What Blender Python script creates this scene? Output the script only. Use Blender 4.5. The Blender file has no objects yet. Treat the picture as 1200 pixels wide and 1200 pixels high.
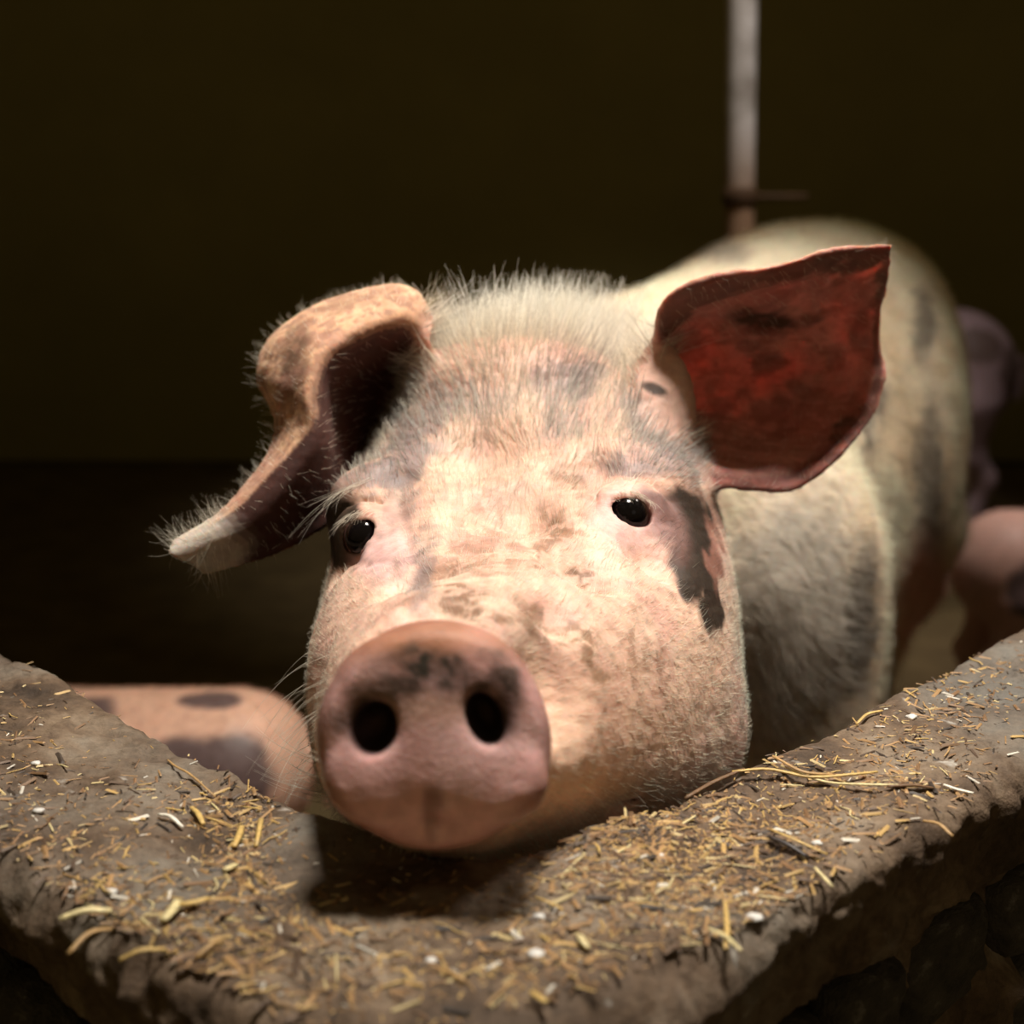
import bpy, math, random, time
import numpy as np
from mathutils import Vector, Matrix
from mathutils.bvhtree import BVHTree
T0 = time.time()
rng = np.random.default_rng(7)
random.seed(7)
SC = bpy.context.scene
COL = SC.collection

# ------------------------------------------------------------------ camera, light, exposure
CAM_Z = 0.95
PITCH = math.radians(14)
FPX = 1650.0
cam_d = bpy.data.cameras.new('camera')
cam = bpy.data.objects.new('camera', cam_d); COL.objects.link(cam)
cam.location = (0, 0, CAM_Z)
cam.rotation_euler = (math.radians(90) - PITCH, 0, 0)
cam_d.sensor_width = 36; cam_d.lens = 36 * FPX / 1200
cam_d.clip_start = 0.02; cam_d.clip_end = 50
cam_d.dof.use_dof = True; cam_d.dof.focus_distance = 0.76; cam_d.dof.aperture_fstop = 5.8
SC.camera = cam
SC.view_settings.view_transform = 'Standard'
SC.view_settings.look = 'None'
SC.view_settings.gamma = 1
SC.view_settings.use_curve_mapping = False
SC.view_settings.exposure = 0.0
w = bpy.data.worlds.new('world'); SC.world = w
w.use_nodes = True
w.node_tree.nodes['Background'].inputs[0].default_value = (1.0, 0.72, 0.30, 1)
w.node_tree.nodes['Background'].inputs[1].default_value = 0.12

def lamp(name, kind, loc, target, energy, color, **kw):
    d = bpy.data.lights.new(name, kind)
    d.energy = energy; d.color = color
    for k, v in kw.items(): setattr(d, k, v)
    o = bpy.data.objects.new(name, d); COL.objects.link(o)
    o.location = loc
    o.rotation_euler = (Vector(target) - Vector(loc)).to_track_quat('-Z', 'Y').to_euler()
    return o
lamp('unseen_pen_spot', 'SPOT', (0.22, 0.78, 2.65), (0.14, 1.0, 0.70), 315, (1.0, 0.93, 0.83),
     spot_size=math.radians(56), spot_blend=0.9, shadow_soft_size=0.20)
lamp('unseen_front_fill', 'AREA', (1.5, -1.4, 1.9), (0.1, 0.9, 0.75), 1.1, (1.0, 0.86, 0.78), shape='DISK', size=1.0)  # unseen fill added on the camera side

lamp('unseen_pen_spot', 'SPOT', (0.95, 2.1, 3.3), (0.56, 3.0, 1.15), 230, (1.0, 0.92, 0.85), spot_size=math.radians(40), spot_blend=1.0, shadow_soft_size=0.1)  # added out-of-frame spot that brightens the steel post
lamp('unseen_pen_spot', 'SPOT', (1.05, 2.0, 3.3), (1.0, 2.5, 0.2), 230, (1.0, 0.88, 0.82), spot_size=math.radians(18), spot_blend=1.0, shadow_soft_size=0.1)  # added out-of-frame spot that brightens the piglet on the right

lamp('unseen_pen_spot', 'SPOT', (1.05, 1.45, 2.0), (0.22, 1.10, 0.75), 52, (1.0, 0.90, 0.80), spot_size=math.radians(46), spot_blend=1.0, shadow_soft_size=0.12)  # added side spot for the flank, crown and glow through the ear
lamp('ceiling_fill', 'AREA', (0, 2.3, 3.5), (0, 2.3, 0), 4.0, (1.0, 0.76, 0.28), shape='SQUARE', size=3.0)  # added area fill under the ceiling, lifting floor and shadows

# ------------------------------------------------------------------ frames
CP, SP = math.cos(PITCH), math.sin(PITCH)
def to_world(p):
    p = np.asarray(p, float)
    return np.stack([p[..., 0], p[..., 1] * CP + p[..., 2] * SP, CAM_Z - p[..., 1] * SP + p[..., 2] * CP], -1)
def to_view(p):
    p = np.asarray(p, float); z = p[..., 2] - CAM_Z
    return np.stack([p[..., 0], p[..., 1] * CP - z * SP, p[..., 1] * SP + z * CP], -1)
def P(px, py, d):
    return np.array([(px - 600) / FPX * d, d, (600 - py) / FPX * d])

# ------------------------------------------------------------------ noise
def _h(ix, iy, iz, s):
    n = (ix * 374761393 + iy * 668265263 + iz * 2147483647 + s * 974634777) & 0xFFFFFFFF
    n = ((n ^ (n >> 13)) * 1274126177) & 0xFFFFFFFF
    n = ((n ^ (n >> 16)) * 2246822519) & 0xFFFFFFFF
    return ((n ^ (n >> 15)) & 0xFFFF) / 65535.0
def noise(p, s=0):
    p = np.asarray(p, float)
    i = np.floor(p).astype(np.int64); f = p - i
    f = f * f * f * (f * (f * 6 - 15) + 10)
    r = 0
    for a in (0, 1):
        wa = f[..., 0] if a else 1 - f[..., 0]
        for b in (0, 1):
            wb = f[..., 1] if b else 1 - f[..., 1]
            for c in (0, 1):
                wc = f[..., 2] if c else 1 - f[..., 2]
                r = r + wa * wb * wc * _h(i[..., 0] + a, i[..., 1] + b, i[..., 2] + c, s)
    return r
def fbm(p, octs=4, s=0):
    r = 0; a = 0.5; t = 0; p = np.asarray(p, float)
    for k in range(octs):
        r = r + a * noise(p, s + k); t += a; a *= 0.5; p = p * 2.03 + 17.3
    return r / t
def sstep(x, a, b):
    t = np.clip((x - a) / (b - a), 0, 1); return t * t * (3 - 2 * t)

# ------------------------------------------------------------------ distance helpers (view frame)
def smin(a, b, k):
    h = np.clip(0.5 + 0.5 * (b - a) / k, 0, 1)
    return b + (a - b) * h - k * h * (1 - h)
def smax(a, b, k): return -smin(-a, -b, k)
def ellip(p, c, r, R=None):
    q = p - np.asarray(c)
    if R is not None: q = q @ R
    r = np.asarray(r, float)
    k0 = np.linalg.norm(q / r, axis=-1); k1 = np.linalg.norm(q / (r * r), axis=-1) + 1e-9
    return k0 * (k0 - 1) / k1
def rcone(p, a, b, ra, rb):
    a = np.asarray(a, float); b = np.asarray(b, float)
    ab = b - a; t = np.clip(((p - a) @ ab) / (ab @ ab), 0, 1)
    return np.linalg.norm(p - (a + t[..., None] * ab), axis=-1) - (ra + (rb - ra) * t)
def rot(axis, deg): return np.array(Matrix.Rotation(math.radians(deg), 3, axis))

class Loft:
    """rounded cross sections along y: rows d, x left, x right, z top, z bottom, z widest, exponent"""
    def __init__(s, rows, sm=0.012):
        rows = np.array(rows, float)
        s.y = np.arange(rows[0, 0], rows[-1, 0], 0.002)
        n = int(sm / 0.002) * 3
        k = np.exp(-0.5 * (np.arange(-n, n + 1) * 0.002 / sm) ** 2); k /= k.sum()
        s.c = []
        for j in range(1, rows.shape[1]):
            v = np.interp(s.y, rows[:, 0], rows[:, j])
            lo = v[0] - (v[1] - v[0]) * np.arange(n, 0, -1); hi = v[-1] + (v[-1] - v[-2]) * np.arange(1, n + 1)
            s.c.append(np.convolve(np.concatenate([lo, v, hi]), k, 'valid'))
        s.y0, s.y1 = rows[0, 0], rows[-1, 0]
    def __call__(s, p):
        y = np.clip(p[..., 1], s.y0, s.y1)
        l, r, t, b, wz, e = [np.interp(y, s.y, c) for c in s.c]
        cx = (l + r) / 2; a = (r - l) / 2
        dx = p[..., 0] - cx; dz = p[..., 2] - wz
        h = np.where(dz > 0, t - wz, wz - b)
        k = ((np.abs(dx) / a) ** e + (np.abs(dz) / h) ** e) ** (1 / e) + 1e-6
        ln = np.hypot(dx, dz) + 1e-6
        f = np.where(k < 0.3, -0.7 * np.minimum(a, h), ln * (1 - 1 / k))
        return f

def view_rows(tab):
    out = []
    for d, l, r, t, b, wy, e in tab:
        out.append((d, (l - 600) / FPX * d, (r - 600) / FPX * d, (600 - t) / FPX * d, (600 - b) / FPX * d, (600 - wy) / FPX * d, e))
    return out

# ------------------------------------------------------------------ surface nets on a stretched grid
def axis(segs):
    out = [segs[0][0]]
    for a, b, st in segs:
        n = max(1, int(round((b - a) / st))); out += list(np.linspace(a, b, n + 1)[1:])
    while (len(out) - 1) % 8: out.append(2 * out[-1] - out[-2])
    return np.array(out)
def smooth_axis(f, lo, hi):
    x = lo; out = [lo]
    while x < hi: x += f(x); out.append(x)
    while (len(out) - 1) % 8: out.append(out[-1] + f(out[-1]))
    return np.array(out)
def surface_nets(sdf, ax, ay, az, slack=1.5, pad=0.004, sm=1):
    B = 8
    nb = [(len(a) - 1) // B for a in (ax, ay, az)]
    def cen(a): return (a[0:-1:B] + a[B::B]) / 2, (a[B::B] - a[0:-1:B]) / 2
    (cx, hx), (cy, hy), (cz, hz) = cen(ax), cen(ay), cen(az)
    G = np.stack(np.meshgrid(cx, cy, cz, indexing='ij'), -1).reshape(-1, 3)
    H = np.stack(np.meshgrid(hx, hy, hz, indexing='ij'), -1).reshape(-1, 3)
    hd = np.linalg.norm(H, axis=1)
    f = sdf(G, hd)
    keep = np.where(np.abs(f) < slack * hd + pad)[0]
    ib = np.stack(np.unravel_index(keep, nb), -1)
    NX, NY, NZ = len(ax) - 1, len(ay) - 1, len(az) - 1
    l = np.arange(B + 1)
    L = np.stack(np.meshgrid(l, l, l, indexing='ij'), -1)
    cells, verts, edges = [], [], []
    key = ((ib[:, 0] // 4) * 4096 + ib[:, 1] // 4) * 4096 + ib[:, 2] // 4
    o = np.argsort(key, kind='stable'); ib = ib[o]; key = key[o]
    cuts = np.concatenate([[0], np.where(np.diff(key))[0] + 1, [len(ib)]])
    for c0, c1 in zip(cuts[:-1], cuts[1:]):
        bb = ib[c0:c1]
        I = bb[:, None, None, None, :] * B + L[None]
        X = np.stack([ax[I[..., 0]], ay[I[..., 1]], az[I[..., 2]]], -1)
        F = sdf(X.reshape(-1, 3), None).reshape(I.shape[:-1])
        S = F < 0
        acc = np.zeros((len(bb), B, B, B, 3)); cnt = np.zeros((len(bb), B, B, B))
        for axn in range(3):
            u, v = [q for q in range(3) if q != axn]
            for ou in (0, 1):
                for ov in (0, 1):
                    s0 = [slice(None)] * 4; s1 = [slice(None)] * 4
                    s0[axn + 1] = slice(0, B); s1[axn + 1] = slice(1, B + 1)
                    for q, o in ((u, ou), (v, ov)):
                        s0[q + 1] = slice(o, B + o); s1[q + 1] = slice(o, B + o)
                    s0, s1 = tuple(s0), tuple(s1)
                    m = S[s0] != S[s1]
                    t = np.where(m, F[s0] / np.where(m, F[s0] - F[s1], 1), 0)[..., None]
                    acc += np.where(m[..., None], X[s0] * (1 - t) + X[s1] * t, 0); cnt += m
        m = cnt > 0
        Ic = I[:, :B, :B, :B]
        cells.append(((Ic[..., 0] * NY + Ic[..., 1]) * NZ + Ic[..., 2])[m]); verts.append((acc[m] / cnt[m][:, None]))
        for axn in range(3):
            s0 = [slice(None)] + [slice(0, B)] * 3; s1 = list(s0); s1[axn + 1] = slice(1, B + 1)
            a, b = S[tuple(s0)], S[tuple(s1)]
            mm = a != b
            Im = Ic[mm]
            edges.append((np.full(len(Im), axn), Im, a[mm]))
    cells = np.concatenate(cells); verts = np.concatenate(verts)
    o = np.argsort(cells); cells = cells[o]; verts = verts[o]
    quads = []
    for axn, Im, inside in edges:
        if not len(Im): continue
        axn = axn[0]; u = (axn + 1) % 3; v = (axn + 2) % 3
        ids = []
        for du, dv in ((0, 0), (-1, 0), (-1, -1), (0, -1)):
            J = Im.copy(); J[:, u] += du; J[:, v] += dv
            ids.append((J[:, 0] * NY + J[:, 1]) * NZ + J[:, 2])
        ids = np.stack(ids, -1)
        pos = np.clip(np.searchsorted(cells, ids), 0, len(cells) - 1)
        ok = (cells[pos] == ids).all(1)
        q = pos[ok]; ins = inside[ok]
        q = np.where(ins[:, None], q, q[:, ::-1])
        quads.append(q)
    quads = np.concatenate(quads)
    for _ in range(sm):
        e = np.concatenate([quads[:, [0, 1]], quads[:, [1, 2]], quads[:, [2, 3]], quads[:, [3, 0]]])
        n = np.bincount(e.ravel(), minlength=len(verts)) + 1e-9
        av = np.stack([np.bincount(e[:, 0], verts[e[:, 1], k], len(verts)) + np.bincount(e[:, 1], verts[e[:, 0], k], len(verts)) for k in range(3)], -1) / n[:, None]
        verts = verts * 0.4 + av * 0.6
    return verts, quads

# ------------------------------------------------------------------ mesh / object helpers
def new_mesh(name, verts, faces, smooth=True):
    me = bpy.data.meshes.new(name)
    verts = np.asarray(verts, np.float32)
    if isinstance(faces, np.ndarray):
        n = faces.shape[1]
        me.vertices.add(len(verts)); me.vertices.foreach_set('co', verts.ravel())
        me.loops.add(faces.size); me.loops.foreach_set('vertex_index', faces.astype(np.int32).ravel())
        me.polygons.add(len(faces)); me.polygons.foreach_set('loop_start', np.arange(0, faces.size, n, dtype=np.int32))
        me.update(calc_edges=True)
    else:
        me.from_pydata([tuple(map(float, v)) for v in verts], [], faces); me.update()
    if smooth: me.polygons.foreach_set('use_smooth', np.ones(len(me.polygons), bool))
    return me
def set_col(me, name, rgb):
    a = me.attributes.new(name, 'FLOAT_COLOR', 'POINT')
    a.data.foreach_set('color', np.concatenate([rgb, np.ones((len(rgb), 1))], 1).astype(np.float32).ravel())
def set_f(me, name, v):
    a = me.attributes.new(name, 'FLOAT', 'POINT'); a.data.foreach_set('value', np.asarray(v, np.float32))
def link(name, data, mat=None, parent=None, loc=None):
    o = bpy.data.objects.new(name, data); COL.objects.link(o)
    if mat is not None: data.materials.append(mat)
    if parent is not None: o.parent = parent
    if loc is not None: o.location = loc
    return o
def tag(o, label=None, cat=None, group=None, kind=None):
    if label: o['label'] = label
    if cat: o['category'] = cat
    if group: o['group'] = group
    if kind: o['kind'] = kind
    return o
def vnormals(me):
    n = np.empty(len(me.vertices) * 3, np.float32); me.vertices.foreach_get('normal', n); return n.reshape(-1, 3)

# ------------------------------------------------------------------ materials
class Mat:
    def __init__(s, name):
        s.m = bpy.data.materials.new(name); s.m.use_nodes = True
        s.t = s.m.node_tree; s.b = s.t.nodes['Principled BSDF']
    def n(s, kind, **kw):
        x = s.t.nodes.new(kind)
        for k, v in kw.items():
            if k.startswith('_'): x.inputs[k[1:].replace('_', ' ')].default_value = v
            else: setattr(x, k, v)
        return x
    def l(s, a, b): s.t.links.new(a, b)
    def ramp(s, fac, stops):
        r = s.n('ShaderNodeValToRGB')
        while len(r.color_ramp.elements) < len(stops): r.color_ramp.elements.new(0.5)
        for e, (p, c) in zip(r.color_ramp.elements, stops):
            e.position = p; e.color = (*c, 1) if len(c) == 3 else c
        s.l(fac, r.inputs[0]); return r.outputs[0]
    def mix(s, fac, a, b, mode='MIX'):
        x = s.n('ShaderNodeMix', data_type='RGBA', blend_type=mode)
        for i, v in ((0, fac), (6, a), (7, b)):
            if isinstance(v, (int, float)): x.inputs[i].default_value = v
            elif isinstance(v, tuple): x.inputs[i].default_value = (*v, 1)
            else: s.l(v, x.inputs[i])
        return x.outputs[2]
    def noise(s, scale, detail=4, rough=0.55, vec=None):
        x = s.n('ShaderNodeTexNoise', _Scale=scale, _Detail=detail, _Roughness=rough)
        if vec is not None: s.l(vec, x.inputs['Vector'])
        return x.outputs[0]
    def coord(s): return s.n('ShaderNodeTexCoord').outputs['Object']
    def attr(s, name, out='Color'): return s.n('ShaderNodeAttribute', attribute_name=name).outputs[out]
    def bump(s, h, strength, dist):
        x = s.n('ShaderNodeBump'); x.inputs['Strength'].default_value = strength; x.inputs['Distance'].default_value = dist
        s.l(h, x.inputs['Height']); s.l(x.outputs[0], s.b.inputs['Normal']); return x

def skin_material(name, rough=0.5, sss=0.25):
    M = Mat(name)
    co = M.coord()
    c = M.attr('col')
    n1 = M.noise(95, 5, 0.6, co)
    v = M.ramp(n1, [(0.3, (0.80, 0.76, 0.74)), (0.6, (1.06, 1.05, 1.04))])
    c2 = M.mix(1.0, c, v, 'MULTIPLY')
    M.l(c2, M.b.inputs['Base Color'])
    M.l(M.attr('rough', 'Fac'), M.b.inputs['Roughness'])
    M.l(M.attr('sss', 'Fac'), M.b.inputs['Subsurface Weight'])
    M.b.inputs['Subsurface Radius'].default_value = (1.0, 0.30, 0.16)
    M.b.inputs['Subsurface Scale'].default_value = 0.008
    M.b.inputs['Specular IOR Level'].default_value = 0.4
    n2 = M.noise(420, 3, 0.6, co); n3 = M.noise(60, 3, 0.6, co)
    mx = M.mix(0.4, n2, n3)
    M.bump(mx, 0.5, 0.0012)
    return M.m
def hair_material(name):
    M = Mat(name)
    M.l(M.attr('hcol'), M.b.inputs['Base Color'])
    M.b.inputs['Roughness'].default_value = 0.45
    M.b.inputs['Specular IOR Level'].default_value = 0.35
    M.b.inputs['Transmission Weight'].default_value = 0.0
    tr = M.n('ShaderNodeBsdfTranslucent'); M.l(M.attr('hcol'), tr.inputs[0])
    mx = M.n('ShaderNodeMixShader'); mx.inputs[0].default_value = 0.5
    out = M.t.nodes['Material Output']
    M.l(M.b.outputs[0], mx.inputs[1]); M.l(tr.outputs[0], mx.inputs[2]); M.l(mx.outputs[0], out.inputs[0])
    return M.m
SKIN = skin_material('pig_skin')
HAIR = hair_material('pig_bristle')

def make_hair(name, parent, root, nrm, flow, length, radius, color, curl=0.25, lift=0.35, npt=5, seed=1, origin=None):
    """root, nrm, flow: (n,3) world; one strand per root"""
    r = np.random.default_rng(seed)
    n = len(root)
    fl = flow - (flow * nrm).sum(1)[:, None] * nrm
    fl /= np.linalg.norm(fl, axis=1)[:, None] + 1e-9
    side = np.cross(nrm, fl)
    fl = fl + side * r.normal(0, 0.15, n)[:, None]
    lift = np.broadcast_to(lift, (n,))
    d0 = nrm * (lift + 0.25)[:, None] + fl * (1 - lift)[:, None]
    d0 /= np.linalg.norm(d0, axis=1)[:, None]
    bend = fl * r.uniform(0, curl, n)[:, None] + side * r.normal(0, curl * 0.6, n)[:, None] - nrm * (curl * 0.4 * (1 - lift))[:, None]
    pts = []
    for k in range(npt):
        t = k / (npt - 1)
        pts.append(root + (d0 * t + bend * t * t) * length[:, None])
    pts = np.stack(pts, 1)
    if origin is not None: pts = pts - origin
    cu = bpy.data.hair_curves.new(name)
    cu.add_curves([npt] * n)
    cu.position_data.foreach_set('vector', pts.astype(np.float32).ravel())
    ra = cu.attributes.get('radius') or cu.attributes.new('radius', 'FLOAT', 'POINT')
    taper = np.linspace(1, 0.25, npt)
    ra.data.foreach_set('value', (radius[:, None] * taper[None]).astype(np.float32).ravel())
    ca = cu.attributes.new('hcol', 'FLOAT_COLOR', 'CURVE')
    ca.data.foreach_set('color', np.concatenate([color, np.ones((n, 1))], 1).astype(np.float32).ravel())
    o = link(name, cu, HAIR, parent)
    o['kind'] = 'stuff'
    return o

# ------------------------------------------------------------------ the low corner wall
XI, YI, RI = -0.013, 0.538, 0.034
XO, YO, RO = -0.035, 0.357, 0.066
WALL_Z = 0.65
def inner_y(x): return YI + np.sqrt((x - XI) ** 2 + RI ** 2)
def outer_y(x): return YO + np.sqrt((x - XO) ** 2 + RO ** 2)
def wall_relief(p):
    return ((fbm(p * 22, 4, 3) - 0.5) * 0.012 + (fbm(p * 90, 4, 9) - 0.5) * 0.0060 + (fbm(p * 6, 2, 5) - 0.5) * 0.012)
def wall_top_z(x, y):
    x = np.asarray(x, float); y = np.asarray(y, float)
    p = np.stack([x, y, np.full_like(x, WALL_Z)], -1)
    return WALL_Z + wall_relief(p)
def build_wall():
    u = np.linspace(-1, 1, 1500)
    t = np.sinh(u * 3.0) / np.sinh(3.0) * 2.6
    prof = []           # (fraction inner->outer, offset outward, z drop)
    for z in np.linspace(0.62, 0.03, 24): prof.append((0, 0, -z))
    ri, ro = 0.014, 0.022
    for a in np.linspace(0, 90, 8): prof.append((0, ri * (1 - math.cos(math.radians(a))), -ri * (1 - math.sin(math.radians(a)))))
    nt = 96
    for k in range(1, nt): prof.append((k / nt, None, 0))
    for a in np.linspace(90, 0, 14): prof.append((1, -ro * (1 - math.cos(math.radians(a))), -ro * (1 - math.sin(math.radians(a)))))
    for z in np.linspace(0.026, 0.06, 12)[0:]: prof.append((1, -0.004 - (z - 0.026) * 0.2, -z))
    for k in range(1, 9): prof.append((1, -0.010 - 0.016 * k / 8, -0.062 - 0.006 * k / 8))
    for z in np.linspace(0.075, 0.62, 60): prof.append((1, -0.026 + 0.008 * math.sin(z * 40), -z))
    xi, xo = XI + t, XO + t
    I = np.stack([xi, inner_y(xi)], -1); O = np.stack([xo, outer_y(xo)], -1)
    def nrm(x, x0, R): s = (x - x0) / np.sqrt((x - x0) ** 2 + R ** 2); n = np.stack([s, -np.ones_like(s)], -1); return n / np.linalg.norm(n, axis=1)[:, None]
    nI, nO = nrm(xi, XI, RI), nrm(xo, XO, RO)
    V = np.zeros((len(t), len(prof), 3)); DI = np.zeros_like(V)
    for j, (f, off, z) in enumerate(prof):
        if off is None:
            a = I + nI * ri; b = O - nO * ro
            V[:, j, :2] = a * (1 - f) + b * f; DI[:, j] = (0, 0, 1)
        else:
            base, n = (I, nI) if f == 0 else (O, nO)
            V[:, j, :2] = base + n * off
            hz = 1 if -z < 0.002 else max(0.0, 1 + z / 0.02)
            sgn = -1 if f == 0 else 1
            DI[:, j, :2] = n * sgn * (1 - hz) * (1.0 if f == 0 else 1.8); DI[:, j, 2] = hz
        V[:, j, 2] = WALL_Z + z
    rel = wall_relief(V)
    low = sstep(WALL_Z - V[..., 2], 0.05, 0.10)
    rel = rel + low * (fbm(V * np.array([9, 9, 14]), 4, 40) - 0.5) * 0.05
    V = V + DI * rel[..., None]
    n, m = V.shape[:2]
    i = np.arange(n - 1)[:, None] * m + np.arange(m - 1)[None]
    Q = np.stack([i, i + 1, i + m + 1, i + m], -1).reshape(-1, 4)
    me = new_mesh('wall_front', V.reshape(-1, 3), Q)
    M = Mat('worn_concrete'); co = M.coord()
    a = M.noise(14, 8, 0.65, co)
    c = M.ramp(a, [(0.32, (0.035, 0.023, 0.015)), (0.47, (0.11, 0.073, 0.046)), (0.58, (0.19, 0.138, 0.092)), (0.72, (0.30, 0.245, 0.18))])
    g = M.noise(170, 4, 0.7, co)
    c = M.mix(0.8, c, M.ramp(g, [(0.3, (0.55, 0.52, 0.5)), (0.6, (1.12, 1.1, 1.08))]), 'MULTIPLY')
    wht = M.noise(60, 3, 0.5, co)
    c = M.mix(M.ramp(wht, [(0.68, (0, 0, 0)), (0.76, (0.6, 0.6, 0.6))]), c, (0.5, 0.47, 0.42))
    bl = M.noise(7, 5, 0.6, co)
    c = M.mix(M.ramp(bl, [(0.5, (0, 0, 0)), (0.7, (0.7, 0.7, 0.7))]), c, (0.10, 0.105, 0.10))
    M.l(c, M.b.inputs['Base Color']); M.b.inputs['Roughness'].default_value = 0.75
    M.b.inputs['Specular IOR Level'].default_value = 0.3
    M.bump(M.mix(0.5, g, M.noise(500, 3, 0.6, co)), 0.6, 0.0025)
    o = link('wall_front', me, M.m)
    tag(o, 'low worn concrete pen wall turning a corner under the pig chin', kind='structure')
    return o, nrm
wall, _nrm = build_wall()
print('wall', time.time() - T0)

# rough stones bedded in the outer face below the capping
def rough_stone(seed, mat_i=0):
    r = np.random.default_rng(seed)
    n = 10
    V = []; F = []
    for i in range(n + 1):
        th = math.pi * i / n
        for j in range(14):
            ph = 2 * math.pi * j / 14
            x, y, z = math.sin(th) * math.cos(ph), math.sin(th) * math.sin(ph), math.cos(th)
            k = (abs(x) ** 3.2 + abs(y) ** 3.2 + abs(z) ** 3.2) ** (-1 / 3.2)
            V.append((x * k, y * k, z * k))
    V = np.array(V); V = V * (1 + (fbm(V * 1.6 + seed * 9, 3, seed) - 0.5) * 0.55)[:, None]
    for i in range(n):
        for j in range(14):
            a = i * 14 + j; b = i * 14 + (j + 1) % 14
            F.append((a, a + 14, b + 14, b))
    return new_mesh('stone', V, np.array(F))
MS = Mat('dark_stone'); _co = MS.coord()
MS.l(MS.ramp(MS.noise(2.2, 6, 0.65, _co), [(0.3, (0.018, 0.015, 0.012)), (0.6, (0.07, 0.058, 0.045)), (0.75, (0.22, 0.20, 0.18))]), MS.b.inputs['Base Color'])
MS.b.inputs['Roughness'].default_value = 0.7
MS.bump(MS.noise(9, 5, 0.6, _co), 0.6, 0.01)
protos = [rough_stone(k) for k in range(5)]
for m_ in protos: m_.materials.append(MS.m)
k = 0
for row in range(5):
    x = -0.38 + (row % 2) * 0.04
    while x < 0.75:
        wd = random.uniform(0.045, 0.075)
        xx = x + wd / 2
        yy = float(outer_y(xx)); n = _nrm(np.array([xx]), XO, RO)[0]
        o = bpy.data.objects.new('stone', protos[k % 5]); COL.objects.link(o); k += 1
        s = abs(n[0])
        ln = wd * 0.5 * math.hypot(1, (xx - XO) / math.hypot(xx - XO, RO))
        o.location = (xx - n[0] * 0.030, yy - n[1] * 0.030, WALL_Z - 0.105 - row * 0.062 + random.uniform(-.004, .004))
        o.rotation_euler = (random.uniform(-.1, .1), random.uniform(-.1, .1), math.atan2(n[1], n[0]) + math.pi / 2 + random.uniform(-.06, .06))
        o.scale = (ln * 0.97, random.uniform(0.016, 0.026), 0.028 * random.uniform(.9, 1.08))
        o.parent = wall
        x += wd

# ------------------------------------------------------------------ barn shell
def simple_mat(name, stops, scale, rough=0.8, bump=0.0):
    M = Mat(name); co = M.coord(); n = M.noise(scale, 6, 0.6, co)
    M.l(M.ramp(n, stops), M.b.inputs['Base Color']); M.b.inputs['Roughness'].default_value = rough
    M.b.inputs['Specular IOR Level'].default_value = 0.15
    if bump: M.bump(n, 0.7, bump)
    return M.m
def box_mesh(name, lo, hi):
    x0, y0, z0 = lo; x1, y1, z1 = hi
    v = [(x0, y0, z0), (x1, y0, z0), (x1, y1, z0), (x0, y1, z0), (x0, y0, z1), (x1, y0, z1), (x1, y1, z1), (x0, y1, z1)]
    f = [(0, 3, 2, 1), (4, 5, 6, 7), (0, 1, 5, 4), (1, 2, 6, 5), (2, 3, 7, 6), (3, 0, 4, 7)]
    return new_mesh(name, np.array(v), f, False)
dark = simple_mat('sooty_plaster', [(0.3, (0.21, 0.18, 0.07)), (0.7, (0.245, 0.21, 0.08))], 3, 0.9, 0.02)
tag(link('wall_back', box_mesh('wall_back', (-4.5, 4.5, 0), (5.5, 4.7, 3.6)), dark), kind='structure')
tag(link('wall_left', box_mesh('wall_left', (-4.7, -0.3, 0), (-4.5, 6.2, 3.6)), dark), kind='structure')
tag(link('wall_right', box_mesh('wall_right', (5.5, -0.3, 0), (5.7, 6.2, 3.6)), dark), kind='structure')
tag(link('ceiling', box_mesh('ceiling', (-4.7, -0.3, 3.6), (5.7, 6.2, 3.7)), dark), kind='structure')
g = np.linspace(0, 1, 160)
GX, GY = np.meshgrid(-4.6 + 10.2 * g, -2.0 + 8.1 * g, indexing='ij')
fz = (fbm(np.stack([GX * 3, GY * 3, GX * 0], -1), 4, 2) - 0.5) * 0.03 - 0.012
i = np.arange(159)[:, None] * 160 + np.arange(159)[None]
floor_m = simple_mat('trodden_dung_floor', [(0.3, (0.075, 0.052, 0.024)), (0.7, (0.13, 0.092, 0.042))], 9, 0.75, 0.02)
tag(link('floor', new_mesh('floor', np.stack([GX, GY, fz], -1).reshape(-1, 3), np.stack([i, i + 160, i + 161, i + 1], -1).reshape(-1, 4)), floor_m), kind='structure')

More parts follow.
